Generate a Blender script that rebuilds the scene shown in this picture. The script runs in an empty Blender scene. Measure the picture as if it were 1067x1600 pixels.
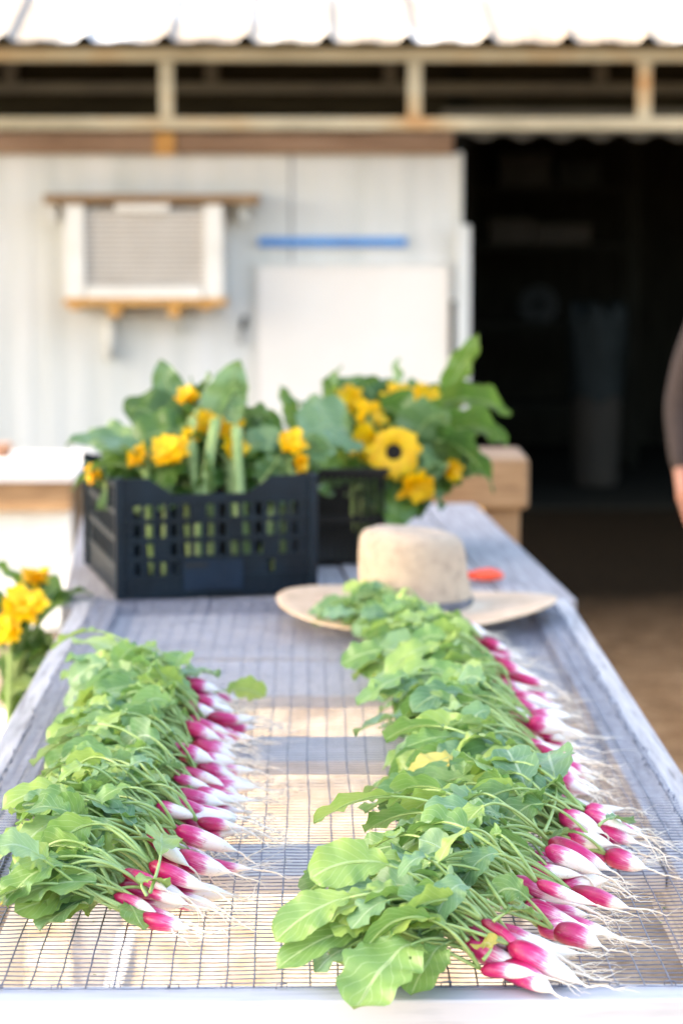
import bpy, bmesh, math, random
from mathutils import Vector, Matrix, noise
R = math.radians
scene = bpy.context.scene
COL = scene.collection
rnd = random.Random(7)

# ------------------------------------------------------------------ camera, sky, sun, exposure
TOP = 0.9                                   # table height
CAMZ = 1.609
F = 85.0 / 36.0 * 1600.0                    # focal length in photo pixels
PITCH, YAW = math.atan((800 - 315) / F), math.atan((533.5 - 482) / F)
cam_d = bpy.data.cameras.new('camera'); cam = bpy.data.objects.new('camera', cam_d); COL.objects.link(cam)
cam.location = (0, 0, CAMZ); cam.rotation_euler = (math.pi / 2 - PITCH, 0, -YAW)
cam_d.sensor_fit = 'VERTICAL'; cam_d.sensor_height = 36; cam_d.lens = 85
cam_d.clip_start = 0.05; cam_d.clip_end = 500
cam_d.dof.use_dof = True; cam_d.dof.focus_distance = 2.43; cam_d.dof.aperture_fstop = 5.0
scene.camera = cam
SUN_EL = R(36)
sdir = Vector((-0.985 * math.cos(SUN_EL), -0.17 * math.cos(SUN_EL), math.sin(SUN_EL))).normalized()
world = bpy.data.worlds.new('World'); scene.world = world; world.use_nodes = True
wn = world.node_tree; sky = wn.nodes.new('ShaderNodeTexSky'); sky.sky_type = 'NISHITA'; sky.sun_disc = False
sky.sun_elevation = SUN_EL; sky.sun_rotation = math.atan2(sdir.x, sdir.y); sky.air_density = 1.0; sky.dust_density = 2.5; sky.ozone_density = 1.0
wn.links.new(sky.outputs[0], wn.nodes['Background'].inputs[0]); wn.nodes['Background'].inputs[1].default_value = 0.15
sl = bpy.data.lights.new('sun', 'SUN'); sl.energy = 4.0; sl.angle = R(0.53); sl.color = (1, .93, .82)
so = bpy.data.objects.new('sun', sl); COL.objects.link(so); so.rotation_euler = sdir.to_track_quat('Z', 'Y').to_euler()
scene.view_settings.view_transform = 'Standard'; scene.view_settings.look = 'None'
scene.view_settings.exposure = 2.65; scene.view_settings.gamma = 1
scene.view_settings.use_white_balance = True; scene.view_settings.white_balance_temperature = 7300; scene.view_settings.white_balance_tint = 10
scene.cycles.max_bounces = 10; scene.cycles.transparent_max_bounces = 16
try: scene.cycles.use_denoising = True
except Exception: pass

# ------------------------------------------------------------------ helpers
_rot = cam.rotation_euler.to_matrix()
def ray(u, v): return _rot @ Vector(((u - 533.5) / F, (800 - v) / F, -1))
def P(u, v, z=TOP):                         # photo pixel -> point on a level plane
    d = ray(u, v); t = (z - CAMZ) / d.z; return Vector((d.x * t, d.y * t, z))
def Q(u, v, y):                             # photo pixel -> point on an upright plane at distance y
    d = ray(u, v); t = y / d.y; return Vector((d.x * t, y, CAMZ + d.z * t))

def tag(o, label=None, cat=None, group=None, kind=None):
    if label: o['label'] = label
    if cat: o['category'] = cat
    if group: o['group'] = group
    if kind: o['kind'] = kind
    return o
def empty(name, loc=(0, 0, 0), rz=0, **k):
    o = bpy.data.objects.new(name, None); COL.objects.link(o); o.location = loc; o.rotation_euler = (0, 0, rz)
    o.empty_display_size = .05
    return tag(o, **k)
class MB:
    """collects shapes; build() links them as one mesh object (vertices in world or thing space)"""
    def __init__(s): s.v = []; s.f = []; s.mi = []; s.uv = []
    def add(s, vs, fs, mi=0, uvs=None):
        n = len(s.v); s.v += [Vector(p) for p in vs]; s.uv += (uvs if uvs else [(0, 0)] * len(vs))
        for f in fs: s.f.append([i + n for i in f]); s.mi.append(mi)
    def box(s, a, b, mi=0, M=None, bev=0):
        a = Vector(a); b = Vector(b)
        lo = Vector((min(a.x, b.x), min(a.y, b.y), min(a.z, b.z))); hi = Vector((max(a.x, b.x), max(a.y, b.y), max(a.z, b.z)))
        if bev:
            bm = bmesh.new(); bmesh.ops.create_cube(bm, size=1)
            for v in bm.verts: v.co = Vector([lo[i] + (v.co[i] + .5) * (hi[i] - lo[i]) for i in range(3)])
            bmesh.ops.bevel(bm, geom=bm.edges[:], offset=bev, segments=2, affect='EDGES', profile=.6)
            bm.verts.index_update()
            vs = [v.co.copy() for v in bm.verts]; fs = [[v.index for v in f.verts] for f in bm.faces]; bm.free()
        else:
            vs = [Vector((x, y, z)) for x in (lo.x, hi.x) for y in (lo.y, hi.y) for z in (lo.z, hi.z)]
            fs = [(0, 1, 3, 2), (4, 6, 7, 5), (0, 4, 5, 1), (2, 3, 7, 6), (0, 2, 6, 4), (1, 5, 7, 3)]
        if M: vs = [M @ v for v in vs]
        s.add(vs, fs, mi); return s
    def tube(s, pts, rad, n=6, mi=0, cap=True, vv=None):
        pts = [Vector(p) for p in pts]; m = len(pts)
        if not hasattr(rad, '__len__'): rad = [rad] * m
        t0 = (pts[1] - pts[0]).normalized(); up = Vector((0, 0, 1)) if abs(t0.z) < .9 else Vector((1, 0, 0))
        a = t0.cross(up).normalized(); vs = []; uv = []
        for i, p in enumerate(pts):
            t = (pts[min(i + 1, m - 1)] - pts[max(i - 1, 0)])
            t = t.normalized() if t.length > 1e-9 else t0
            a = (a - t * a.dot(t)).normalized(); b = t.cross(a)
            for k in range(n):
                w = 2 * math.pi * k / n; vs.append(p + (a * math.cos(w) + b * math.sin(w)) * rad[i]); uv.append((k / n, i / (m - 1)))
        fs = [(i * n + k, i * n + (k + 1) % n, (i + 1) * n + (k + 1) % n, (i + 1) * n + k) for i in range(m - 1) for k in range(n)]
        if cap: fs += [tuple(range(n))[::-1], tuple(range((m - 1) * n, m * n))]
        s.add(vs, fs, mi, uv); return s
    def lathe(s, prof, n=32, c=(0, 0, 0), mi=0, fn=None):
        c = Vector(c); vs = []; m = len(prof); uv = []
        for i, (r, z) in enumerate(prof):
            for k in range(n):
                w = 2 * math.pi * k / n; p = Vector((r * math.cos(w), r * math.sin(w), z))
                if fn: p = fn(p, i, w)
                vs.append(c + p); uv.append((k / n, i / (m - 1)))
        fs = [(i * n + k, i * n + (k + 1) % n, (i + 1) * n + (k + 1) % n, (i + 1) * n + k) for i in range(m - 1) for k in range(n)]
        s.add(vs, fs, mi, uv); return s
    def build(s, name, mats, parent=None, smooth=False, local=True):
        me = bpy.data.meshes.new(name); me.from_pydata([tuple(v) for v in s.v], [], s.f)
        for m in (mats if isinstance(mats, (list, tuple)) else [mats]): me.materials.append(m)
        me.polygons.foreach_set('material_index', s.mi)
        if smooth: me.polygons.foreach_set('use_smooth', [True] * len(s.f))
        ul = me.uv_layers.new(name='UVMap')
        ul.data.foreach_set('uv', [c for l in me.loops for c in s.uv[l.vertex_index]])
        o = bpy.data.objects.new(name, me); COL.objects.link(o)
        if parent:
            o.parent = parent
            if not local:                    # vertices were given in world space
                Mi = (Matrix.Translation(parent.location) @ parent.rotation_euler.to_matrix().to_4x4()).inverted()
                me.transform(Mi)
        me.update(); return o

# ------------------------------------------------------------------ materials
def new_mat(name):
    m = bpy.data.materials.new(name); m.use_nodes = True; nt = m.node_tree
    return m, nt, nt.nodes['Principled BSDF']
def N(nt, t, **k):
    n = nt.nodes.new(t)
    for a, b in k.items(): setattr(n, a, b)
    return n
def ramp(nt, stops, fac):
    r = N(nt, 'ShaderNodeValToRGB'); e = r.color_ramp.elements
    while len(e) > 1: e.remove(e[-1])
    e[0].position = stops[0][0]; e[0].color = (*stops[0][1], 1)
    for p, c in stops[1:]:
        q = e.new(p); q.color = (*c, 1)
    nt.links.new(fac, r.inputs[0]); return r.outputs[0]
def coords(nt, sc=(1, 1, 1), kind='Object'):
    tc = N(nt, 'ShaderNodeTexCoord'); mp = N(nt, 'ShaderNodeMapping'); mp.inputs['Scale'].default_value = sc
    nt.links.new(tc.outputs[kind], mp.inputs[0]); return mp.outputs[0]
def noise_tex(nt, vec, scale, detail=4, rough=.55, dist=0):
    n = N(nt, 'ShaderNodeTexNoise'); n.inputs['Scale'].default_value = scale; n.inputs['Detail'].default_value = detail
    n.inputs['Roughness'].default_value = rough; n.inputs['Distortion'].default_value = dist
    nt.links.new(vec, n.inputs['Vector']); return n.outputs['Fac']
def bump(nt, b, h, s=.3, d=.01):
    n = N(nt, 'ShaderNodeBump'); n.inputs['Strength'].default_value = s; n.inputs['Distance'].default_value = d
    nt.links.new(h, n.inputs['Height']); nt.links.new(n.outputs[0], b.inputs['Normal'])
def simple(name, stops, scale=6, sc=(1, 1, 1), rough=.7, bs=.2, bd=.004, metal=0, detail=5, sss=0, spec=None, dist=0):
    m, nt, b = new_mat(name); v = coords(nt, sc); f = noise_tex(nt, v, scale, detail, dist=dist)
    nt.links.new(ramp(nt, stops, f), b.inputs['Base Color']); b.inputs['Roughness'].default_value = rough; b.inputs['Metallic'].default_value = metal
    if spec is not None: b.inputs['Specular IOR Level'].default_value = spec
    if bs: bump(nt, b, f, bs, bd)
    return m
def mixc(nt, fac, a, b, mode='MIX'):
    n = N(nt, 'ShaderNodeMix', data_type='RGBA', blend_type=mode)
    for i, x in ((0, fac), (6, a), (7, b)):
        if isinstance(x, (int, float)): n.inputs[i].default_value = x
        elif isinstance(x, tuple): n.inputs[i].default_value = (*x, 1)
        else: nt.links.new(x, n.inputs[i])
    return n.outputs[2]
def math_n(nt, op, a, b=None, c=None):
    n = N(nt, 'ShaderNodeMath', operation=op)
    for i, x in enumerate((a, b, c)):
        if x is None: continue
        if isinstance(x, (int, float)): n.inputs[i].default_value = x
        else: nt.links.new(x, n.inputs[i])
    return n.outputs[0]

M = {}
M['old_wood'] = simple('weathered_grey_wood', [(.2, (.17, .16, .16)), (.5, (.30, .28, .285)), (.75, (.42, .40, .41))], 9, (14, .8, 14), .8, .5, .004)
M['old_wood_cross'] = simple('weathered_cross_boards', [(.2, (.48, .455, .435)), (.5, (.64, .61, .59)), (.8, (.74, .71, .69))], 9, (.8, 14, 14), .8, .4, .003)
M['rail_wood'] = simple('side_rail_wood', [(.25, (.17, .155, .15)), (.42, (.38, .36, .355)), (.7, (.54, .52, .52))], 7, (16, 1.2, 12), .8, .5, .004)
M['white_paint'] = simple('white_painted_wood', [(.25, (.34, .35, .39)), (.45, (.43, .435, .47)), (.8, (.46, .465, .50))], 8, (1, 8, 8), .55, .15, .002)
M['tan_wood'] = simple('tan_wood', [(.2, (.13, .07, .032)), (.5, (.26, .15, .072)), (.8, (.38, .24, .125))], 7, (1, 5, 9), .7, .3, .003)
M['orange_wood'] = simple('orange_wood', [(.2, (.46, .20, .04)), (.7, (.72, .38, .10))], 9, (1, 5, 9), .6, .2, .002)
M['header_wood'] = simple('header_wood', [(.2, (.10, .05, .025)), (.5, (.30, .18, .11)), (.8, (.42, .28, .19))], 2.2, (1.2, 4, 12), .75, .3, .003)
M['pale_wood'] = simple('pale_board', [(.2, (.60, .54, .46)), (.8, (.82, .78, .72))], 5, (1, 8, 8), .7, .2, .002)
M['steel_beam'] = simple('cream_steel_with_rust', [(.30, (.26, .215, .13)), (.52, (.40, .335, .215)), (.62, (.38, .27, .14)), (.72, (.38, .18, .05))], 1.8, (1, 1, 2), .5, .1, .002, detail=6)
M['steel_darker'] = simple('dark_inner_steel', [(.3, (.05, .042, .03)), (.7, (.09, .08, .055))], 3, (1, 1, 1), .6, .1, .002)  # darker than the steel of the front truss layer
M['roof'] = simple('galvanised_roof', [(.34, (.20, .155, .11)), (.5, (.25, .215, .17)), (.62, (.50, .50, .50))], 1.6, (1, 1, 1), .5, .1, .002)
M['black_plastic'] = simple('black_plastic', [(.3, (.0025, .0055, .010)), (.7, (.006, .015, .025))], 12, (1, 1, 1), .4, .1, .001, spec=.22)
M['blue_plastic'] = simple('navy_plastic_label', [(.3, (.003, .009, .020)), (.7, (.005, .016, .034))], 14, (1, 1, 1), .4, .1, .001, spec=.25)
M['dark_basket'] = simple('brown_black_plastic', [(.3, (.006, .005, .004)), (.7, (.013, .011, .009))], 12, (1, 1, 1), .5, .1, .001, spec=.2)
M['wire'] = simple('galvanised_wire', [(.3, (.09, .10, .14)), (.6, (.20, .215, .28)), (.8, (.36, .38, .43))], 60, (1, 1, 1), .42, 0, metal=.55)
M['white_plastic'] = simple('aged_white_plastic', [(.3, (.70, .66, .60)), (.7, (.80, .77, .72))], 6, (1, 1, 1), .5, 0)
M['board'] = simple('board_white', [(.25, (.77, .70, .64)), (.7, (.83, .78, .73))], 1.8, (1, 1, 1), .35, 0)
M['blue'] = simple('bright_blue', [(.3, (.03, .20, .55)), (.7, (.06, .30, .70))], 8, (1, 1, 1), .5, 0)
M['grey_metal'] = simple('dull_grey_metal', [(.3, (.22, .22, .22)), (.7, (.40, .40, .40))], 9, (1, 1, 1), .45, 0, metal=.4)
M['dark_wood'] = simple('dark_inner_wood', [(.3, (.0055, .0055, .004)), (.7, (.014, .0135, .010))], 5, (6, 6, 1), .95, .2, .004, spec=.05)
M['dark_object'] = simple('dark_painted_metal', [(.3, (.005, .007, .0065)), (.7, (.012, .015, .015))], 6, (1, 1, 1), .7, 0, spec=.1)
M['near_black_grey'] = simple('very_dark_grey', [(.3, (.014, .016, .016)), (.7, (.028, .03, .03))], 6, (1, 1, 1), .7, 0, spec=.1)  # very dark grey for a shelf box, fan guard and crate mark
M['near_black_tan'] = simple('very_dark_cardboard', [(.3, (.008, .006, .003)), (.7, (.016, .011, .006))], 6, (1, 1, 1), .8, 0)  # very dark brown for the cartons and the bin
M['red'] = simple('orange_red_grip', [(.3, (.80, .05, .015)), (.7, (.90, .10, .03))], 8, (1, 1, 1), .4, 0)
M['steel'] = simple('blade_steel', [(.3, (.35, .35, .36)), (.7, (.55, .55, .55))], 12, (1, 1, 1), .3, 0, metal=.9)
M['root'] = simple('radish_root', [(.3, (.72, .61, .48)), (.7, (.86, .80, .70))], 60, (1, 1, 1), .6, 0)
M['stalk'] = simple('pale_leaf_stalk', [(.3, (.20, .32, .08)), (.7, (.38, .50, .19))], 40, (1, 1, 1), .45, 0)
M['sun_stem'] = simple('sunflower_stem', [(.3, (.16, .27, .07)), (.7, (.34, .44, .18))], 20, (1, 1, 1), .55, 0)
M['disc'] = simple('flower_disc', [(.3, (.003, .0015, .0008)), (.7, (.012, .005, .002))], 300, (1, 1, 1), .9, .6, .002)
M['clay'] = simple('clay', [(.3, (.18, .09, .05)), (.7, (.30, .16, .10))], 9, (1, 1, 1), .8, .1)
M['skin'] = simple('skin', [(.3, (.30, .13, .085)), (.7, (.38, .17, .115))], 20, (1, 1, 1), .5, 0)
M['shirt'] = simple('brown_shirt', [(.3, (.018, .011, .010)), (.7, (.035, .022, .019))], 60, (1, 1, 1), .9, .2, .002)
M['jeans'] = simple('dark_jeans', [(.3, (.02, .025, .045)), (.7, (.05, .06, .09))], 90, (1, 1, 1), .9, .2, .002)
M['hair'] = simple('brown_hair', [(.3, (.03, .016, .008)), (.7, (.07, .04, .02))], 40, (1, 1, 20), .5, .3, .003)
M['boot'] = simple('boot_rubber', [(.3, (.02, .018, .015)), (.7, (.05, .04, .03))], 20, (1, 1, 1), .6, .1)
M['blocker_canvas'] = simple('blocker_canvas', [(.3, (.30, .29, .26)), (.7, (.36, .35, .31))], 20, (1, 1, 1), .9, .1)
M['soil_mix'] = simple('crumbs', [(.3, (.06, .10, .03)), (.7, (.2, .28, .1))], 20, (1, 1, 1), .9, 0)

def leaf_material(name, c1, c2, c3, vein, trans=.35, holes=True, veins=7.0, slope=5.5):
    m, nt, b = new_mat(name)
    uv = N(nt, 'ShaderNodeTexCoord').outputs['UV']; sep = N(nt, 'ShaderNodeSeparateXYZ'); nt.links.new(uv, sep.inputs[0])
    oc = coords(nt); inf = N(nt, 'ShaderNodeObjectInfo').outputs['Random']
    f = noise_tex(nt, oc, 22, 5)
    f2 = math_n(nt, 'ADD', math_n(nt, 'MULTIPLY', f, .8), math_n(nt, 'MULTIPLY', inf, .62))
    base = ramp(nt, [(.28, c1), (.66, c2), (1.0, c3)], f2)
    d = math_n(nt, 'ABSOLUTE', math_n(nt, 'SUBTRACT', sep.outputs[0], .5))
    mid = math_n(nt, 'LESS_THAN', d, .028)
    wig = math_n(nt, 'MULTIPLY', noise_tex(nt, oc, 60, 2), .5)
    ph = math_n(nt, 'SUBTRACT', math_n(nt, 'ADD', math_n(nt, 'MULTIPLY', sep.outputs[1], veins), wig), math_n(nt, 'MULTIPLY', d, slope))
    fr = math_n(nt, 'FRACT', ph)
    side = math_n(nt, 'MULTIPLY', math_n(nt, 'LESS_THAN', math_n(nt, 'ABSOLUTE', math_n(nt, 'SUBTRACT', fr, .5)), .05), .55)
    vf = math_n(nt, 'MAXIMUM', mid, side)
    col = mixc(nt, math_n(nt, 'MULTIPLY', vf, .7), base, vein)
    nt.links.new(col, b.inputs['Base Color']); b.inputs['Roughness'].default_value = .36; b.inputs['Specular IOR Level'].default_value = .5
    hh = math_n(nt, 'SUBTRACT', noise_tex(nt, oc, 130, 3), math_n(nt, 'MULTIPLY', vf, .5)); bump(nt, b, hh, .45, .0015)
    tr = N(nt, 'ShaderNodeBsdfTranslucent')
    nt.links.new(mixc(nt, .5, col, (.33, .52, .09)), tr.inputs[0])
    mx = N(nt, 'ShaderNodeMixShader'); mx.inputs[0].default_value = trans
    nt.links.new(b.outputs[0], mx.inputs[1]); nt.links.new(tr.outputs[0], mx.inputs[2]); out = mx.outputs[0]
    if holes:
        vo = N(nt, 'ShaderNodeTexVoronoi'); vo.inputs['Scale'].default_value = 75; nt.links.new(oc, vo.inputs['Vector'])
        big = noise_tex(nt, oc, 17, 2)
        h = math_n(nt, 'MULTIPLY', math_n(nt, 'LESS_THAN', vo.outputs['Distance'], .17), math_n(nt, 'GREATER_THAN', big, .60))
        h = math_n(nt, 'MULTIPLY', h, math_n(nt, 'GREATER_THAN', d, .05))
        t = N(nt, 'ShaderNodeBsdfTransparent'); m2 = N(nt, 'ShaderNodeMixShader')
        nt.links.new(h, m2.inputs[0]); nt.links.new(out, m2.inputs[1]); nt.links.new(t.outputs[0], m2.inputs[2]); out = m2.outputs[0]
    nt.links.new(out, nt.nodes['Material Output'].inputs[0]); return m
M['leaf'] = leaf_material('radish_leaf', (.07, .185, .050), (.19, .345, .10), (.36, .49, .12), (.48, .60, .32))
M['leaf_b'] = leaf_material('radish_leaf_bluish', (.075, .185, .085), (.19, .345, .165), (.31, .45, .21), (.46, .58, .40))
M['leaf_y'] = leaf_material('radish_leaf_yellow', (.50, .42, .06), (.66, .55, .12), (.75, .62, .20), (.7, .6, .3), holes=False)
M['sun_leaf'] = leaf_material('sunflower_leaf', (.018, .065, .014), (.045, .125, .022), (.11, .21, .035), (.22, .33, .10), .3, False, 5, 7)
M['sun_leaf_b'] = leaf_material('sunflower_leaf_pale', (.065, .15, .065), (.14, .25, .11), (.25, .36, .13), (.32, .42, .20), .25, False, 5, 7)
m, nt, b = new_mat('petal'); f = noise_tex(nt, coords(nt), 40)
c = ramp(nt, [(.3, (.88, .48, .006)), (.6, (.94, .62, .008)), (.8, (.95, .70, .03))], f); nt.links.new(c, b.inputs['Base Color']); b.inputs['Roughness'].default_value = .5
tr = N(nt, 'ShaderNodeBsdfTranslucent'); nt.links.new(c, tr.inputs[0]); mx = N(nt, 'ShaderNodeMixShader'); mx.inputs[0].default_value = .3
nt.links.new(b.outputs[0], mx.inputs[1]); nt.links.new(tr.outputs[0], mx.inputs[2]); nt.links.new(mx.outputs[0], nt.nodes['Material Output'].inputs[0]); M['petal'] = m

# radish skin: magenta crown end to white tip, streaked along its length
m, nt, b = new_mat('radish_skin')
uv = N(nt, 'ShaderNodeTexCoord').outputs['UV']; sep = N(nt, 'ShaderNodeSeparateXYZ'); nt.links.new(uv, sep.inputs[0])
inf = N(nt, 'ShaderNodeObjectInfo').outputs['Random']
n1 = noise_tex(nt, coords(nt, (1, 1, 1)), 55, 3); n2 = noise_tex(nt, coords(nt, (30, 2, 1), 'UV'), 2.2, 3)
vv = math_n(nt, 'ADD', sep.outputs[1], math_n(nt, 'ADD', math_n(nt, 'MULTIPLY', math_n(nt, 'SUBTRACT', n1, .5), .30), math_n(nt, 'MULTIPLY', math_n(nt, 'SUBTRACT', n2, .5), .45)))
vv = math_n(nt, 'ADD', vv, math_n(nt, 'MULTIPLY', math_n(nt, 'SUBTRACT', .55, inf), .42))
c = ramp(nt, [(0, (.26, .003, .035)), (.18, (.44, .005, .08)), (.38, (.54, .014, .14)), (.50, (.66, .16, .32)), (.60, (.82, .74, .71)), (1, (.86, .81, .73))], vv)
dirt = ramp(nt, [(.60, (0, 0, 0)), (.70, (.6, .6, .6))], noise_tex(nt, coords(nt), 160, 4, .7, 1.5))
c = mixc(nt, dirt, c, (.36, .24, .16))
nt.links.new(c, b.inputs['Base Color']); b.inputs['Roughness'].default_value = .34
b.inputs['Subsurface Weight'].default_value = .25; b.inputs['Subsurface Radius'].default_value = (.006, .003, .003); b.inputs['Subsurface Scale'].default_value = .6
bump(nt, b, n1, .25, .002); M['radish'] = m

# straw
m, nt, b = new_mat('woven_straw'); uvc = coords(nt, (1, 1, 1), 'UV')
w1 = N(nt, 'ShaderNodeTexWave'); w1.bands_direction = 'X'; w1.inputs['Scale'].default_value = 34; w1.inputs['Distortion'].default_value = 1.5; nt.links.new(uvc, w1.inputs[0])
w2 = N(nt, 'ShaderNodeTexWave'); w2.bands_direction = 'Y'; w2.inputs['Scale'].default_value = 22; w2.inputs['Distortion'].default_value = 1.5; nt.links.new(uvc, w2.inputs[0])
w = math_n(nt, 'MULTIPLY', w1.outputs[1], w2.outputs[1]); nn = noise_tex(nt, coords(nt), 45, 5)
c = ramp(nt, [(.12, (.15, .12, .10)), (.30, (.42, .31, .22)), (.6, (.60, .46, .33))], math_n(nt, 'ADD', math_n(nt, 'MULTIPLY', w, .35), math_n(nt, 'MULTIPLY', nn, .65)))
nt.links.new(c, b.inputs['Base Color']); b.inputs['Roughness'].default_value = .75; bump(nt, b, w, .5, .003); M['straw'] = m
M['straw_brim'] = simple('brim_straw', [(.25, (.46, .32, .20)), (.5, (.60, .43, .285)), (.8, (.68, .53, .38))], 30, (1, 1, 1), .7, .3, .002)
M['hat_band'] = simple('hat_band', [(.3, (.07, .07, .08)), (.7, (.16, .15, .17))], 60, (1, 1, 1), .8, .1, .001)

# shed siding: pale painted metal with stains running down
m, nt, b = new_mat('pale_siding'); v = coords(nt, (1, 1, .12)); f = noise_tex(nt, v, 5, 6); g = noise_tex(nt, coords(nt), 1.1, 3)
c = mixc(nt, g, ramp(nt, [(.3, (.50, .52, .47)), (.5, (.62, .63, .58)), (.7, (.70, .70, .67))], f), ramp(nt, [(.3, (.56, .56, .57)), (.7, (.70, .69, .70))], f))
nt.links.new(c, b.inputs['Base Color']); b.inputs['Roughness'].default_value = .5; M['siding'] = m
# ground: brown trodden soil with bark, straw and pebbles; eave shade painted near-black towards the shed door
m, nt, b = new_mat('soil'); oc = coords(nt); f = noise_tex(nt, oc, 9, 8, .7); g = noise_tex(nt, oc, 60, 6, .7); h = noise_tex(nt, oc, .8, 3)
brown = ramp(nt, [(.30, (.055, .03, .014)), (.5, (.21, .125, .065)), (.62, (.34, .22, .125)), (.75, (.36, .25, .15))], math_n(nt, 'ADD', math_n(nt, 'MULTIPLY', f, .5), math_n(nt, 'MULTIPLY', g, .5)))
door_shade = ramp(nt, [(.35, (.003, .0025, .002)), (.7, (.022, .016, .010))], g)
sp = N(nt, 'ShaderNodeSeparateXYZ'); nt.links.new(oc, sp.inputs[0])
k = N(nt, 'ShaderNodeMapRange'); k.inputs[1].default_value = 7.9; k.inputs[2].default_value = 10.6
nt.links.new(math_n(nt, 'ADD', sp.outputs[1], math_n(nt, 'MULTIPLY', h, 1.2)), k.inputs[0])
pale_ground = ramp(nt, [(.34, (.07, .045, .03)), (.42, (.22, .165, .12)), (.52, (.36, .30, .235)), (.62, (.52, .47, .39))], math_n(nt, 'ADD', math_n(nt, 'MULTIPLY', f, .6), math_n(nt, 'MULTIPLY', g, .4)))  # paler ground colour, blended out towards the right
k2 = N(nt, 'ShaderNodeMapRange'); k2.inputs[1].default_value = .75; k2.inputs[2].default_value = 1.1
nt.links.new(math_n(nt, 'ADD', sp.outputs[0], math_n(nt, 'MULTIPLY', f, .25)), k2.inputs[0])
brown = mixc(nt, k2.outputs[0], pale_ground, brown)
nt.links.new(mixc(nt, k.outputs[0], brown, door_shade), b.inputs['Base Color']); b.inputs['Roughness'].default_value = .95; b.inputs['Specular IOR Level'].default_value = .0
bump(nt, b, math_n(nt, 'ADD', f, g), .6, .02); M['soil'] = m

# ------------------------------------------------------------------ ground
g = MB(); NX = 80
vs = []; fs = []
xs = [-150, -60, -20] + [-8 + i * .25 for i in range(65)] + [20, 60, 150]; ys = [-60, -15] + [0 + i * .25 for i in range(65)] + [25, 60, 250]
for y in ys:
    for x in xs:
        z = 0
        if -8 <= x <= 8 and 0 <= y <= 12: z = .03 * (noise.noise(Vector((x * 1.3, y * 1.3, 0)))) - .02
        vs.append((x, y, z))
nx = len(xs)
fs = [(j * nx + i, j * nx + i + 1, (j + 1) * nx + i + 1, (j + 1) * nx + i) for j in range(len(ys) - 1) for i in range(nx - 1)]
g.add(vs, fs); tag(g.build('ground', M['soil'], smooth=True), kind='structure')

# ------------------------------------------------------------------ shed
WY = 12.5; EY = 11.75
shed = empty('shed', (0, WY, 0), label='pale metal sided farm shed with steel truss eave and dark open doorway', cat='shed')
jx = Q(720, 400, WY).x; wt = Q(0, 241, WY).z
def wavy_wall(x0, x1, y, z0, z1, step=.0125, amp=.0015, per=.076):
    mb = MB(); n = int((x1 - x0) / step); vs = []; uv = []
    for i in range(n + 1):
        x = x0 + (x1 - x0) * i / n; q = (x / per) % 1; d = amp if q < .5 else -amp * .2
        vs += [(x, y - d, z0), (x, y - d, z1)]
    mb.add(vs, [(2 * i, 2 * i + 1, 2 * i + 3, 2 * i + 2)[::-1] for i in range(n)])
    mb.box((x0, y + .01, z0), (x1, y + .09, z1)); return mb
wavy_wall(-5.5, jx - .02, WY, 0, wt, per=.15, step=.019).build('siding_wall', M['siding'], shed, local=False)
for u in (455,):                                            # panel seams
    x = Q(u, 300, WY).x; MB().box((x - .007, WY - .008, .0), (x + .007, WY - .003, wt)).build('panel_seam', M['grey_metal'], shed, local=False)
h0, h1 = Q(0, 241, WY - .06), Q(0, 207, WY - .06)
MB().box((-5.5, WY - .06, wt + .002), (Q(708, 220, WY - .06).x, WY + .09, h1.z), bev=.006).build('timber_header', M['header_wood'], shed, local=False)
x = Q(258, 222, WY - .07).x
MB().box((x - .05, WY - .075, wt - .004), (x + .05, WY - .0625, h1.z), bev=.003).build('header_bracket', M['orange_wood'], shed, local=False)
a = Q(712, 300, WY - .05)
MB().box((jx - .0195, WY - .03, 0), (jx + .004, WY + .10, wt + .01), bev=.004).build('door_jamb', M['siding'], shed, local=False)
# eave truss (front layer)
def beam(v0, v1, y, name, mat, th=.06, x0=-5.5, x1=5.5):
    z1, z0 = Q(533, v0, y).z, Q(533, v1, y).z
    return MB().box((x0, y, z0), (x1, y + th, z1), bev=.006).build(name, mat, shed, local=False)
beam(74, 96, EY, 'eave_beam', M['steel_beam']); beam(183, 203, EY, 'lower_beam', M['steel_beam'])
zt, zb = Q(533, 96, EY).z, Q(533, 183, EY).z
for u in (-128, 260, 648, 1007, 1380):
    x = Q(u, 140, EY).x; MB().box((x - .034, EY + .004, zb + .001), (x + .034, EY + .056, zt - .001), bev=.004).build('truss_post', M['steel_beam'], shed, local=False)
beam(128, 146, EY + .75, 'inner_beam', M['steel_darker'], x0=-5.3, x1=5.3)
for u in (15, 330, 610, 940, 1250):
    p = Q(u, 110, EY + .72); MB().box((p.x - .035, EY + .752, Q(u, 127, EY + .75).z), (p.x + .035, EY + .80, 2.47), bev=.003).build('inner_post', M['steel_darker'], shed, local=False)
# roof: ribbed sheet rising away from the eave
ez = Q(533, 70, EY - .12).z; SL = math.tan(R(17)); per = 122 / (F / EY)
prof = []
x = -6.2 ; off = (Q(12, 60, EY).x) % per
k = math.floor(x / per)
while x < 6.2:
    x0 = k * per + off
    prof += [(x0 - .045, 0), (x0 - .016, .034), (x0 + .016, .034), (x0 + .045, 0), (x0 + per * .36, 0), (x0 + per * .38, .008), (x0 + per * .62, .008), (x0 + per * .64, 0)]
    x = x0; k += 1
rf = MB(); vs = []; ry0, ry1 = EY - .16, EY + 4.2
for (px, pz) in prof: vs += [(px, ry0, ez + .012 + pz), (px, ry1, ez + .012 + pz + (ry1 - ry0) * SL)]
nn_ = len(vs); fs = [(2 * i, 2 * i + 2, 2 * i + 3, 2 * i + 1) for i in range(len(prof) - 1)]
vs2 = [(a, b_, c_ - .003) for (a, b_, c_) in vs]
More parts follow.
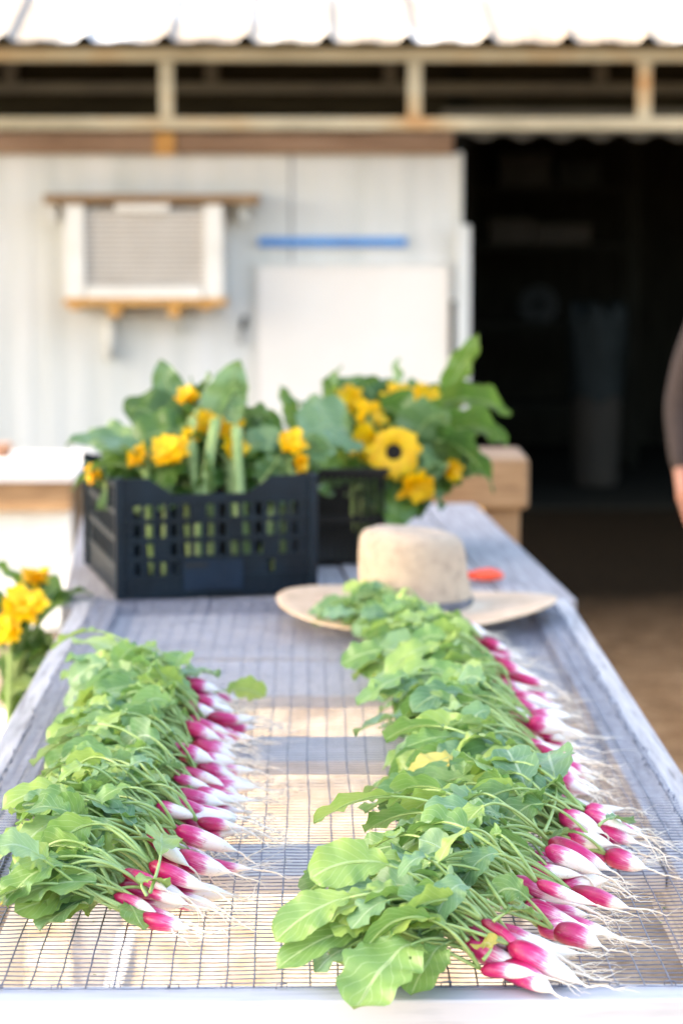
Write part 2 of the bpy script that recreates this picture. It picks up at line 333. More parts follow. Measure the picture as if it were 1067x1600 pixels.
rf.add(vs + vs2, fs + [tuple(nn_ + j for j in f_)[::-1] for f_ in fs] + [(2 * i, nn_ + 2 * i, nn_ + 2 * i + 2, 2 * i + 2) for i in range(len(prof) - 1)])
rf.build('roof', M['roof'], shed, local=False)
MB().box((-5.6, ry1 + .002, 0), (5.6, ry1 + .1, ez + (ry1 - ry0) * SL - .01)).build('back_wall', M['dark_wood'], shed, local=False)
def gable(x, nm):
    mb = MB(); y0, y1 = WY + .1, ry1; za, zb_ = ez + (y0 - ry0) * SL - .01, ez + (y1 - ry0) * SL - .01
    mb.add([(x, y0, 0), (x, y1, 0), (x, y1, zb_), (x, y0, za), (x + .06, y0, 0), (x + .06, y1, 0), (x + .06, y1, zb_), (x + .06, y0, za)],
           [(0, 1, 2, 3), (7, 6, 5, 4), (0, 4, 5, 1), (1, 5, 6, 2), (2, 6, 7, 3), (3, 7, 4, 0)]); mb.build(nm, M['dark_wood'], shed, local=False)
MB().box((-5.48, WY + .14, h1.z + .03), (5.40, WY + .17, ez + (WY + .14 - ry0) * SL - .012)).build('attic_gloom_sheet', simple('attic_gloom_sheet', [(.3, (.012, .010, .006)), (.7, (.028, .024, .015))], 4, (1, 1, 8), .9, .2, spec=.05), shed, local=False)  # added dark sheet, the attic's dimness is put into its colour
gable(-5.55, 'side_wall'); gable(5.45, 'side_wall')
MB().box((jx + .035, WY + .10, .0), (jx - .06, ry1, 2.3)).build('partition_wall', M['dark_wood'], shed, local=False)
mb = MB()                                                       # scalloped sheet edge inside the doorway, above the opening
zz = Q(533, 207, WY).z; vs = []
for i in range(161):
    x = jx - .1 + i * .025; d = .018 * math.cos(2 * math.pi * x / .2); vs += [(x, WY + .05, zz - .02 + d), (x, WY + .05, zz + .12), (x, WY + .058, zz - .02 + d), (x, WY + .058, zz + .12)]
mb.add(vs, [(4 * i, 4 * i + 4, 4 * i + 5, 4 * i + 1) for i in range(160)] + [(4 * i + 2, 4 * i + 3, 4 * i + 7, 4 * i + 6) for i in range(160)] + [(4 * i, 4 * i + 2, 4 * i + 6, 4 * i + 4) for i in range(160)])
mb.build('door_head_sheet', M['steel_darker'], shed, local=False)
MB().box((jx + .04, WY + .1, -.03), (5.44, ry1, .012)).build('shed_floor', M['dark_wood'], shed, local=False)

def bx(mb, u0, v0, u1, v1, y, th, bev=.004, mi=0):
    a, b_ = Q(u0, v0, y), Q(u1, v1, y); mb.box((a.x, y, b_.z), (b_.x, y + th, a.z), bev=bev, mi=mi); return mb
# air conditioner in its frame
ac = empty('air_conditioner', Q(226, 465, WY - .25), label='window air conditioner in white frame set into the shed wall', cat='air conditioner')
y = WY - .26
bx(MB(), 131, 326, 320, 446, y + .02, .22, .01).build('casing', M['white_plastic'], ac, local=False)
gm = MB(); z0, z1 = Q(0, 446, y).z, Q(0, 328, y).z; xa, xb = Q(133, 400, y).x, Q(318, 400, y).x
for i in range(15):
    z = z0 + (z1 - z0) * (i + .5) / 15; gm.box((xa, y + .004, z - .006), (xb, y + .016, z + .006))
gm.build('grille', simple('grille_grey', [(.3, (.36, .31, .28)), (.7, (.46, .41, .38))], 8, (1, 1, 1), .6, 0), ac, local=False)
mb = MB(); bx(mb, 101, 320, 133, 466, y - .02, .26, .008); bx(mb, 318, 320, 349, 466, y - .02, .26, .008); bx(mb, 134.5, 447, 316.5, 466, y - .02, .26, .006); bx(mb, 180, 319, 265, 331, y - .03, .03, .004)
mb.build('frame', M['white_plastic'], ac, local=False)
sh = empty('wall_shelf', Q(235, 318, WY - .3), label='thin tan board fixed over the air conditioner like a little shelf', cat='shelf')
mb = MB(); a, b_ = Q(68, 303, WY - .3), Q(405, 318, WY - .3); mb.box((a.x, WY - .3, b_.z), (b_.x, WY - .008, a.z), bev=.004); mb.build('board', M['tan_wood'], sh, local=False)
for u in (82, 380):
    p = Q(u, 320, WY - .2); MB().box((p.x - .02, WY - .2, p.z - .08), (p.x + .02, WY - .008, b_.z - .001), bev=.003).build('bracket', M['siding'], sh, local=False)
sh = empty('sill_shelf', Q(226, 470, WY - .3), label='orange brown wooden ledge holding up the air conditioner', cat='shelf')
mb = MB(); a, b_ = Q(100, 467.5, WY - .3), Q(353, 477, WY - .3); mb.box((a.x, WY - .3, b_.z), (b_.x, WY - .008, a.z), bev=.003); mb.build('board', M['orange_wood'], sh, local=False)
for u in (118, 178, 272, 322):
    p = Q(u, 478, WY - .28); MB().box((p.x - .028, WY - .28, p.z - (.055 if u in (178, 272) else .02)), (p.x + .028, WY - .008, b_.z - .001), bev=.003).build('bracket', M['orange_wood'], sh, local=False)
for u, v in ((174, 560), (285, 520)):
    p = Q(u, 486, WY - .04); q = Q(u, v, WY - .04)
    tag(MB().tube([(p.x, p.y, p.z - .03), (q.x, q.y, q.z)], .028 if u < 200 else .016, 10).build('drain_pipe', M['siding'], smooth=True),
        'wide pale drain pipe below the air conditioner on the left' if u < 200 else 'thin pale drain pipe below the air conditioner on the right', 'pipe', 'drain pipes under the air conditioner')
tag(bx(MB(), 404, 371, 635, 385, WY - .035, .025, .003).build('hanging_rail', M['blue']), 'long bright blue bar fixed on the shed wall above the white board', 'rail')
wb = empty('notice_board', Q(550, 640, WY - .04), label='big blank white board leaning on the shed wall left of the doorway', cat='board')
bx(MB(), 402, 418, 697, 668, WY - .035, .022, .004).build('panel', M['board'], wb, local=False)
mb = MB(); bx(mb, 398, 413, 701, 417.5, WY - .04, .03, .002); bx(mb, 398, 418, 401.5, 668, WY - .04, .03, .002); bx(mb, 697.5, 418, 701, 668, WY - .04, .03, .002)
mb.build('frame', M['white_plastic'], wb, local=False)
p = Q(379, 515, WY - .03); ht = empty('hand_tool', p, label='small dark hand tool hanging on the wall beside the white board', cat='tool')
MB().tube([p + Vector((.012, 0, .07)), p + Vector((0, 0, .0))], .014, 8).build('handle', M['dark_object'], ht, local=False, smooth=True)
MB().box(p + Vector((-.022, -.004, -.075)), p + Vector((.008, .004, -.001)), bev=.002).build('blade', M['grey_metal'], ht, local=False)
pp = empty('door_track', Q(724, 640, WY - .12), label='tall narrow white metal post beside the doorway', cat='post')
bx(MB(), 714, 352, 733, 640, WY - .12, .05, .004).build('post', M['siding'], pp, local=False)
bx(MB(), 703, 470, 712, 560, WY - .06, .03, .003).build('edge_strip', M['dark_object'], pp, local=False)
p = Q(740, 612, WY - .12); MB().lathe([(.001, -.03), (.03, -.03), (.045, -.012), (.045, .012), (.03, .03), (.001, .03)], 20, p).build('knob', M['grey_metal'], pp, smooth=True, local=False)
MB().tube([Q(712, 600, WY - .1), Q(725, 640, WY - .14), p], .02, 8).build('latch', M['white_plastic'], pp, smooth=True, local=False)

# things in the dark shed
SY = 14.6
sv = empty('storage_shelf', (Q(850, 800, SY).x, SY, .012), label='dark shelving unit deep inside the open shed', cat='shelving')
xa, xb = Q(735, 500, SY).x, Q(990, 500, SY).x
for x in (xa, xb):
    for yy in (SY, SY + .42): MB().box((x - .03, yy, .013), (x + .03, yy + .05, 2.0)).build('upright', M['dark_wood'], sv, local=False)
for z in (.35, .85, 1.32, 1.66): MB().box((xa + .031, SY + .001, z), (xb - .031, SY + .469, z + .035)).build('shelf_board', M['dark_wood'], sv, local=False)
for (u, w, zz, hh, lab, mt) in ((820, .30, 1.696, .20, 'pale box on top shelf in the dark shed, left one', 'near_black_grey'), (905, .26, 1.696, .15, 'low flat box on top shelf in the dark shed, right one', 'dark_object'),
                            (800, .26, 1.356, .15, 'brown carton on the second shelf in the dark shed, nearest the doorpost', 'near_black_tan'), (880, .34, 1.356, .12, 'brown carton on the second shelf in the dark shed, above the fan', 'near_black_tan')):
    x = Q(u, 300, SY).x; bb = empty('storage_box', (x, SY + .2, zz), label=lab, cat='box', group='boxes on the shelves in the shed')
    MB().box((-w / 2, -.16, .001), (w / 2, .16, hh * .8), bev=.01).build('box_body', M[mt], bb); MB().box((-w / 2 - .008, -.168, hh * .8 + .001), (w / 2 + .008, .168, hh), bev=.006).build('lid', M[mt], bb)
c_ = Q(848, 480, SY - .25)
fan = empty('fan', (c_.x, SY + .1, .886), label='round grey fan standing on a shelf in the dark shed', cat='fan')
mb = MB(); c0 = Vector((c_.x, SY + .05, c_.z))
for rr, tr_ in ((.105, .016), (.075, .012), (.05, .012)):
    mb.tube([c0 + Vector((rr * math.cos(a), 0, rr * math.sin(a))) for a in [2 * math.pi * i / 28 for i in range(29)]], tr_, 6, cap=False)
mb.build('guard', M['near_black_grey'], fan, smooth=True, local=False)
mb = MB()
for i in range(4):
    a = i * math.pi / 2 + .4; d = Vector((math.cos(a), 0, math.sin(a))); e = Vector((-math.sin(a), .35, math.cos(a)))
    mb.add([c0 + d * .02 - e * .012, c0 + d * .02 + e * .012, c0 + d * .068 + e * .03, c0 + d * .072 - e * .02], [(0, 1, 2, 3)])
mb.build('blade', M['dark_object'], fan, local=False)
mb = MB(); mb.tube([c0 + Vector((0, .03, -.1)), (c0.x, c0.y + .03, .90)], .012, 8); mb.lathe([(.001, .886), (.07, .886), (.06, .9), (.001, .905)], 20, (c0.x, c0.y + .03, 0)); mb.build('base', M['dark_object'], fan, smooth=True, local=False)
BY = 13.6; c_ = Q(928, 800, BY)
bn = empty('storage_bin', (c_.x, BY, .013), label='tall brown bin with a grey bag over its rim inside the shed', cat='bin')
MB().lathe([(.001, .0), (.115, .0), (.13, .02), (.145, .62), (.15, .63), (.14, .64)], 28).build('bin_body', M['near_black_tan'], bn, smooth=True)
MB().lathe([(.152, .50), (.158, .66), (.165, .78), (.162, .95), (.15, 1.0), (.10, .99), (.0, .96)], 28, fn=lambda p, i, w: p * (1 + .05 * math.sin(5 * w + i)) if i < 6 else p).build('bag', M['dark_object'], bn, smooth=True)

# ------------------------------------------------------------------ counter on the left, in the sun
y0 = 9.0; a = Q(0, 752, y0); z0 = a.z; xr = Q(120, 760, y0).x; y1 = y0 + .75
ct = empty('potting_counter', (xr - .6, y0 + .4, 0), label='wooden counter with a white top and pale lower panel at the left', cat='counter')
MB().box((-3.2, y0 - .02, z0 - .001), (xr, y1, z0 + .035), bev=.006).build('top', M['white_paint'], ct, local=False)
MB().box((-3.15, y0, z0 - .115), (xr - .02, y0 + .04, z0 - .003), bev=.004).build('fascia', M['tan_wood'], ct, local=False)
wavy_wall(-3.15, xr - .03, y0 + .06, .0, z0 - .10, per=.1, step=.0167).build('panel', M['siding'], ct, local=False)
for (x, yy) in ((-3.1, y1 - .08), (xr - .08, y1 - .08), (xr - .08, y0 + .17)): MB().box((x, yy, 0), (x + .06, yy + .06, z0 - .003)).build('leg', M['tan_wood'], ct, local=False)
p = Q(5, 717, y0 + .5); pt = empty('clay_pot', (p.x, p.y, z0 + .035), label='small brown clay pot on the white counter at the left edge', cat='pot')
MB().lathe([(.001, .001), (.03, .001), (.038, .045), (.043, .045), (.043, .055), (.034, .055), (.028, .03), (.001, .03)], 24).build('pot_body', M['clay'], pt, smooth=True)
MB().lathe([(.001, .040), (.02, .042), (.033, .040)], 20).build('soil', M['dark_wood'], pt, smooth=True)

# ------------------------------------------------------------------ main mesh-topped table
XL, XR, YF, YB = -.415, .468, 2.099, 4.30
tb = empty('harvest_table', ((XL + XR) / 2, YF, 0), label='long grey wooden table topped with wire mesh and a white front rail', cat='table')
RT = TOP - .003
MB().box((XL - .004, YF, RT - .09), (XR + .004, YF + .044, RT), bev=.003).build('front_rail', M['white_paint'], tb, local=False)
for x0, x1 in ((XL, XL + .075), (XR - .075, XR)):
    MB().box((x0, YF + .045, RT - .09), (x1, YB, RT), bev=.003).build('side_rail', M['rail_wood'], tb, local=False)
def board(v0, v1, z, nm='cross_board', mat='old_wood_cross', x0=XL + .077, x1=XR - .077, t=.02):
    ya, yb = P(482, v1, z).y, P(482, v0, z).y
    MB().box((x0, ya, z - t), (x1, yb, z), bev=.003).build(nm, M[mat], tb, local=False)
zb_ = RT - .02
board(1318, 1368, zb_); board(1150, 1189, zb_); board(1032, 1086, zb_)
n = 5; ya, yb = P(482, 1027, zb_).y, YB
for i in range(n):
    c0_, c1_ = ya + (yb - ya) * i / n, ya + (yb - ya) * (i + 1) / n
    MB().box((XL + .077, c0_ + .002, zb_ - .018), (XR - .077, c1_ - .002, zb_ + .001 * (i % 2)), bev=.002).build('deck_board', M['old_wood_cross'], tb, local=False)
for (x, y) in ((XL + .005, YF + .05), (XR - .075, YF + .05), (XL + .005, YB - .08), (XR - .075, YB - .08)):
    MB().box((x, y, 0), (x + .07, y + .07, RT - .091), bev=.003).build('leg', M['white_paint'] if y < 3 else M['rail_wood'], tb, local=False)
for z, y, x0, x1 in ((.22, YF + .30, XL + .25, XR), (.22, 3.3, XL, XR)):       # low stretchers
    MB().box((x0, y, z), (x1, y + .14, z + .03), bev=.003).build('stretcher', M['old_wood_cross'], tb, local=False)
for x in (XL + .0755, XR - .105): MB().box((x, YF + .13, .25), (x + .03, YB - .1, .32), bev=.003).build('stretcher', M['rail_wood'], tb, local=False)
# hardware cloth: 1 in. columns, 1/2 in. rows, slightly sagging and crooked
def sag(x, y):
    n = noise.noise(Vector((x * 5, y * 5, 3))) * .0022 + noise.noise(Vector((x * 14, y * 14, 9))) * .0009
    return n
cx0, cx1, ry_0, ry_1 = XL + .03, XR - .03, YF + .027, YB - .01
off = (P(163 / 4.268, 1563).x) % .0254
cols = []; x = math.ceil((cx0 - off) / .0254) * .0254 + off
while x < cx1: cols.append(x); x += .0254
rows = []; y = ry_0
while y < ry_1: rows.append(y); y += .0127
wm = MB(); wr = .00062
def warp(x, y):
    edge = min(1, max(0, min(x - cx0, cx1 - x, y - ry_0) / .06))
    dx = noise.noise(Vector((x * 3, y * 3.1, 1))) * .0035 + noise.noise(Vector((x * 20, y * 20, 5))) * .0009
    dy = noise.noise(Vector((x * 4, y * 2.5, 7))) * .0045 + noise.noise(Vector((x * 25, y * 25, 2))) * .0008
    return Vector((x + dx, y + dy, TOP + sag(x, y) * edge))
for y in rows:
    seq = [cx0] + cols + [cx1]; pts = []
    for i in range(len(seq) - 1):
        pts.append(warp(seq[i], y)); pts.append(warp((seq[i] + seq[i + 1]) / 2, y) + Vector((0, 0, -.0002)))
    pts.append(warp(seq[-1], y)); wm.tube(pts, wr, 4, cap=False)
for x in cols: wm.tube([warp(x, y) + Vector((0, 0, .0009 if i % 2 else .0007)) for i, y in enumerate(rows)], wr * 1.35, 4, cap=False)
wm.build('wire_mesh', M['wire'], tb, smooth=True, local=False)
mb = MB(); rs = random.Random(3)                                             # staples holding the cloth down
for x in cols[::2]:
    y = YF + .034 + rs.uniform(-.004, .004); a = rs.uniform(-.5, .5); d = Vector((math.cos(a), math.sin(a), 0)) * .005; c0 = Vector((x + rs.uniform(-.006, .006), y, TOP + .001))
    mb.tube([c0 - d - Vector((0, 0, .003)), c0 - d + Vector((0, 0, .0012)), c0 + d + Vector((0, 0, .0012)), c0 + d - Vector((0, 0, .003))], .0007, 5)
for xs_ in (XL + .035, XR - .035):
    y = YF + .08
    while y < YB:
        c0 = Vector((xs_ + rs.uniform(-.006, .006), y, TOP + .001)); d = Vector((rs.uniform(-.002, .002), .006, 0)); 
        mb.tube([c0 - d - Vector((0, 0, .003)), c0 - d + Vector((0, 0, .0018)), c0 + d + Vector((0, 0, .0018)), c0 + d - Vector((0, 0, .003))], .0008, 5); y += rs.uniform(.03, .06)
tag(mb.build('staples', M['wire'], tb, smooth=True, local=False), kind='stuff')

# ------------------------------------------------------------------ rear table, turned a little
c_ = P(905, 936); rz = R(3.6)
t2 = empty('rear_table', (c_.x, YB + .01, 0), rz, label='second weathered grey plank table set behind the mesh table at a slight angle', cat='table')
W2, L2 = .93, 1.42
for i in range(7):
    x = -W2 + i * W2 / 7; MB().box((x + .002, .06 * 0 + .001, TOP - .032), (x + W2 / 7 - .002, L2, TOP - .004 + .0015 * ((i * 5) % 3 - 1)), bev=.003).build('plank', M['old_wood'], t2)
MB().box((-W2, -.0, TOP - .12), (0, L2, TOP - .034), bev=.004).build('apron', M['rail_wood'], t2)
for x in (-W2 + .01, -.08):
    for y in (.01, L2 - .08): MB().box((x, y, 0), (x + .07, y + .07, TOP - .121)).build('leg', M['rail_wood'], t2)

# ------------------------------------------------------------------ leaves
def bez(p0, p1, p2, p3, n):
    out = []
    for i in range(n + 1):
        t = i / n; s = 1 - t; out.append(p0 * s ** 3 + p1 * 3 * s * s * t + p2 * 3 * s * t * t + p3 * t ** 3)
    return out
def leaf_blade(mb, path, width, roll=0, kind='radish', cup=.18, seed=0, mi=0, droop=0):
    """blade along path (list of points); lobed outline, crinkled surface"""
    r = random.Random(seed); m = len(path); K = 10
    ph, ph2, fr = r.uniform(0, 6), r.uniform(0, 6), r.uniform(3.2, 5.2)
    vs = []; uv = []
    for i, p in enumerate(path):
        t = i / (m - 1)
        T = (path[min(i + 1, m - 1)] - path[max(i - 1, 0)]).normalized()
        S = T.cross(Vector((0, 0, 1)))
        if S.length < .05: S = Vector((1, 0, 0)).cross(T)
        S.normalize(); Nn = S.cross(T).normalized()
        c, s_ = math.cos(roll), math.sin(roll); S, Nn = S * c + Nn * s_, Nn * c - S * s_
        for k in range(K + 1):
            q = k / K * 2 - 1; sgn = 1 if q > 0 else -1
            if kind == 'radish':
                w = (max(0, math.sin(math.pi * min(1, t ** .92))) ** .52) * (.62 + .50 * t) if t < .999 else 0
                lob = 1 + .035 * math.sin(fr * 2 * math.pi * t + (ph if sgn > 0 else ph2)) + .07 * abs(math.sin(15 * t + ph2 * sgn)) + .02 * math.sin(43 * t)
                if t < .28: lob *= .55 + .45 * abs(math.sin(t * 14 + (ph if sgn > 0 else ph2)))
            elif kind == 'heart':
                w = (1.25 * (t ** .42)) * (1 - t) ** .85 * 1.25 if 0 < t < 1 else 0
                lob = 1 + .03 * math.sin(40 * t + ph * sgn)
            else:
                w = math.sin(math.pi * t ** .8) ** .8 if 0 < t < .999 else 0; lob = 1
            w = max(w * lob, .03 if t < .99 else .0) * width / 2
            z = -cup * abs(q) ** 1.5 * w * .6 if cup < 0 else cup * abs(q) ** 1.4 * w
            pos = p + S * (q * w) + Nn * z
            am = .055 * width * abs(q) ** .8
            pos += Nn * (am * math.sin(t * 17 + ph + (1.5 if sgn > 0 else 0)) + (.035 * width * q * q * math.sin(29 * t + ph2 * sgn) if kind == 'radish' else 0) + noise.noise(pos * 45 + Vector((seed % 97, 0, 0))) * .045 * width)
            if kind == 'heart' and t < .12: pos -= T * (abs(q) * .12 * width * (1 - t / .12))
            vs.append(pos); uv.append((k / K, t))
    fs = [(i * (K + 1) + k, i * (K + 1) + k + 1, (i + 1) * (K + 1) + k + 1, (i + 1) * (K + 1) + k) for i in range(m - 1) for k in range(K)]
    mb.add(vs, fs, mi, uv)
LEAFN = [0]
def radish_leaf(parent, p0, dirv, Lp, Lb, width, lift, roll, mat, seed, end=None, floor=TOP + .004, end_z=None):
    """stalk then blade; dirv is the level heading"""
    mb = MB(); L = Lp + Lb
    p3 = end if end is not None else p0 + dirv * L * .93 + Vector((0, 0, 0))
    if end is None: p3.z = end_z
    p1 = p0 + dirv * L * .33 + Vector((0, 0, lift * .8)); p2 = p0 * .33 + p3 * .67 + Vector((0, 0, lift * 1.0)) 
    path = bez(p0, p1, p2, p3, 40)
    r = random.Random(seed); wob = Vector((r.uniform(-1, 1), r.uniform(-1, 1), 0)) * .008
    path = [p + wob * math.sin(math.pi * i / 40 * 1.5) for i, p in enumerate(path)]
    for p in path: p.z = max(p.z, floor)
    ns = max(4, int(40 * Lp / L)); st = path[:ns + 1]
    mb.tube(st, [.0021 * (1 - .35 * i / ns) for i in range(ns + 1)], 5, mi=1)
    bl = path[ns:]
    mb.tube(bl[:-1], [.0015 * (1 - .85 * i / len(bl)) for i in range(len(bl) - 1)], 4, mi=1, cap=False)
    leaf_blade(mb, [p + Vector((0, 0, .0012)) for p in bl], width, roll, 'radish', .16, seed)
    for v in mb.v: v.z = max(v.z, floor - .0015 + .0007 * (seed % 5))
    return mb.build('leaf', [mat, M['stalk']], parent, smooth=True, local=False)

def radish_mesh(L, r, bend, seed):
    rr = random.Random(seed); prof = []
    K = 16
    for i in range(K + 1):
        t = i / K
        w = (math.sin(math.pi * min(1, (t * .95 + .03)) ** .66)) ** .66 * (1 - .10 * t)
        if t > .72: w *= 1 - ((t - .72) / .28) ** 1.5 * .80
        if i == 0: w *= .55
        prof.append((w * r, t * L))
    mb = MB(); n = 14; vs = []; uv = []
    for i, (w, x) in enumerate(prof):
        t = i / K; b_ = bend * math.sin(math.pi * t) 
        for k in range(n):
            a = 2 * math.pi * k / n; ww = w * (1 + .03 * math.sin(3 * a + seed) + .025 * math.sin(9 * t + seed + a))
            vs.append(Vector((x, b_ + ww * math.cos(a), ww * math.sin(a)))); uv.append((k / n, t))
    fs = [(i * n + k, (i + 1) * n + k, (i + 1) * n + (k + 1) % n, i * n + (k + 1) % n) for i in range(K) for k in range(n)]
    vs.append(Vector((-.001, 0, 0))); uv.append((.5, 0)); fs += [(len(vs) - 1, k, (k + 1) % n) for k in range(n)]
    mb.add(vs, fs, 0, uv); return mb
def root_mesh(p, d, L, seed, r0=.0013):
    rr = random.Random(seed); mb = MB()
    def strand(p, d, L, r0, n=14):
        pts = [p.copy()]; q = p.copy(); d = d.copy()
        for i in range(n):
            d = (d + Vector((rr.gauss(0, .16), rr.gauss(0, .16), rr.gauss(-.07, .10)))).normalized(); q = q + d * L / n
            if q.z < TOP + .0035: q.z = TOP + .0035 + rr.random() * .002; d.z = abs(d.z) * .4
            pts.append(q.copy())
        mb.tube(pts, [max(r0 * (1 - i / n) ** 1.1, .00016) for i in range(n + 1)], 5, cap=False)
        return pts
    main = strand(p, d, L, r0)
    for _ in range(rr.randint(2, 5)):
        i = rr.randint(1, 9); e = (d + Vector((rr.uniform(-.5, .5), rr.uniform(-.9, .9), rr.uniform(-.3, .4)))).normalized(); strand(main[i], e, L * rr.uniform(.25, .6), .00042, 9)
    return mb

def bunch(u, v, nrad, nleaf, heading, seed, label, wid=.050, llen=1.0, spread=48, rl=1.0, extra=None, lift=1.0, root_l=1.0, side_u=None):
    """u,v: photo pixel of the crowns on the mesh. heading: degrees the radishes swing towards the viewer"""
    r = random.Random(seed); c = P(u, v, TOP + .015); c.z = TOP + .001
    e = empty('radish_bunch', c, label=label, cat='radish bunch', group='bunches of radishes laid out on the wire mesh')
    H = R(-heading); crowns = []; nrad += 5
    layers = []
    k = 0
    while k < nrad:
        lay = 0 if k < nrad * .45 else (1 if k < nrad * .8 else 2); layers.append(lay); k += 1
    cnt = [layers.count(i) for i in range(3)]; idx = [0, 0, 0]
    for k, lay in enumerate(layers):
        m_ = cnt[lay]; q = (idx[lay] + .5) / m_ - .5; idx[lay] += 1
        rad = r.uniform(.0065, .0120); L = r.uniform(.042, .070) * (.66 + rad * 38) * rl
        ang = H + q * R(34) * (1 - .25 * lay) + r.gauss(0, R(13)); tilt = R(-4) - lay * R(9) + r.gauss(0, R(4))
        wy = wid * (1 - .28 * lay)
        p = c + Vector((r.uniform(-.020, .026) - .006 * lay, q * 2 * wy, .012 + lay * .0185 + r.uniform(0, .003)))
        o = radish_mesh(L, rad, r.uniform(-.005, .005), seed * 31 + k).build('radish', M['radish'], e, smooth=True)
        d = Vector((math.cos(ang) * math.cos(tilt), math.sin(ang) * math.cos(tilt), math.sin(tilt)))
        tipz = p.z + d.z * L
        if tipz < TOP + .006: d.z += (TOP + .006 - tipz) / L; d.normalize()
        o.location = p - c; o.rotation_euler = d.to_track_quat('X', 'Z').to_euler()
        tip = p + d * (L * .985)
        rt = root_mesh(tip, d, r.uniform(.035, .095) * root_l, seed * 77 + k).build('root', M['root'], None, smooth=True)
        Mi = (Matrix.Translation(p) @ o.rotation_euler.to_matrix().to_4x4()).inverted(); rt.data.transform(Mi); rt.parent = o
        crowns.append((p, d))
    nleaf = int(nleaf * 2.35); nrad_ = 0
    for j in range(nleaf):
        p, d = crowns[j % len(crowns)]
        q = (j + .5) / nleaf * 2 - 1; q = q * .9 + r.gauss(0, .14); q = (p.y - c.y) / wid * .25 + r.uniform(-1, 1) * .85
        a = math.pi + H * .35 + R(spread) * q
        dv = Vector((math.cos(a), math.sin(a), 0)); sc = llen * r.uniform(.78, 1.16)
        Lp = r.uniform(.030, .118) * sc; Lb = r.uniform(.034, .064) * sc
        ez = TOP + .008 + r.random() ** 1.3 * .055 * lift + (.028 if r.random() < .22 else 0)
        lf = (.014 + r.random() * .052) * lift
        mt = r.choice([M['leaf'], M['leaf'], M['leaf_b']]) if r.random() < .996 else M['leaf_y']
        radish_leaf(e, p + Vector((-.001, 0, .001)), dv, Lp, Lb, r.uniform(.030, .046) * sc, lf, r.gauss(0, .75), mt, seed * 101 + j, end_z=ez)
    for (pu, pv, pz, tu, tv, tz, Lfr, w, lf, rl_, mt) in (extra or []):          # leaves one can pick out in the photo: from, tip
        a_ = P(pu, pv, TOP + pz); b_ = P(tu, tv, TOP + tz); D = (b_ - a_); Ln = D.length; dv = Vector((D.x, D.y, 0)).normalized()
        seed += 1
        radish_leaf(e, a_, dv, Ln * Lfr, Ln * (1 - Lfr), w, lf, rl_, M[mt], seed * 13 + int(pu), end=b_, floor=TOP + .004 if tv < 1555 else TOP + .0045)
    return e

left = [  # u, v, radishes, leaves, heading, label
    (218, 1412, 9, 26, 20, 'radish bunch nearest the viewer in the left row, with long broad leaves'),
    (270, 1352, 7, 26, 8, 'radish bunch second from the front in the left row, beside the leafy front bunch'),
    (285, 1303, 8, 26, 6, 'radish bunch third from the front in the left row, with long trailing white roots'),
    (295, 1258, 6, 24, 2, 'radish bunch fourth from the front in the left row'),
    (288, 1217, 7, 24, 4, 'radish bunch fifth from the front in the left row, middle of the row'),
    (300, 1176, 7, 24, 0, 'radish bunch third from the back of the left row'),
    (305, 1138, 7, 24, -4, 'radish bunch second from the back of the left row'),
    (296, 1104, 8, 28, -2, 'rearmost radish bunch of the left row, leaves standing highest')]
ex_left = {0: [(205, 1400, .03, 20, 1420, .03, .35, .062, .03, .2, 'leaf'), (200, 1405, .02, 70, 1452, .008, .4, .055, .02, -.2, 'leaf_b'), (215, 1405, .03, 60, 1352, .05, .35, .06, .03, .1, 'leaf_b'),
               (170, 1420, .02, 232, 1452, .006, .35, .040, .015, .1, 'leaf'), (235, 1395, .04, 262, 1310, .055, .4, .045, .03, -.4, 'leaf'), (230, 1400, .04, 243, 1392, .035, .3, .03, .02, 0, 'leaf'), (210, 1410, .02, 130, 1437, .006, .4, .045, .02, .1, 'leaf')],
           1: [(240, 1345, .04, 150, 1265, .07, .4, .055, .03, -.2, 'leaf_b'), (235, 1345, .04, 30, 1268, .06, .4, .05, .03, 0, 'leaf')],
           7: [(270, 1100, .03, 130, 1000, .075, .4, .07, .03, 0, 'leaf'), (250, 1095, .04, 290, 1022, .09, .5, .045, .02, 0, 'leaf'), (300, 1095, .02, 418, 1090, .02, .45, .052, .02, .9, 'leaf'), (220, 1095, .03, 345, 1058, .05, .4, .06, .03, 0, 'leaf_b')]}
for i, (u, v, a, b_, h, lab) in enumerate(left):
    bunch(u, v, a, b_, h, 11 + i, lab, extra=ex_left.get(i), lift=1.0 + .03 * i, llen=1.04)
right = [
    (762, 1492, 9, 24, 24, 'radish bunch at the front of the right row, its big leaf reaching the white rail'),
    (822, 1432, 9, 24, 16, 'radish bunch second from the front in the right row, fat magenta radishes'),
    (850, 1374, 8, 26, 10, 'radish bunch third from the front in the right row'),
    (905, 1318, 10, 28, 14, 'radish bunch fourth from the front in the right row, sticking out farthest to the right'),
    (862, 1254, 6, 24, -6, 'radish bunch fifth from the front in the right row, half hidden by leaves'),
    (838, 1210, 8, 24, 0, 'radish bunch sixth from the front in the right row'),
    (822, 1170, 8, 24, 2, 'radish bunch seventh from the front in the right row'),
    (808, 1132, 8, 24, 2, 'radish bunch eighth from the front in the right row, with long straight roots'),
    (788, 1098, 7, 24, -2, 'radish bunch sixth from the back of the right row'),
    (768, 1066, 7, 24, -4, 'radish bunch fifth from the back of the right row'),
    (742, 1036, 7, 22, -6, 'radish bunch fourth from the back of the right row'),
    (712, 1010, 7, 22, -8, 'radish bunch third from the back of the right row'),
    (682, 988, 6, 22, -8, 'radish bunch next to the last at the back of the right row'),
    (648, 970, 6, 24, -6, 'last radish bunch of the right row, lying in front of the straw hat')]
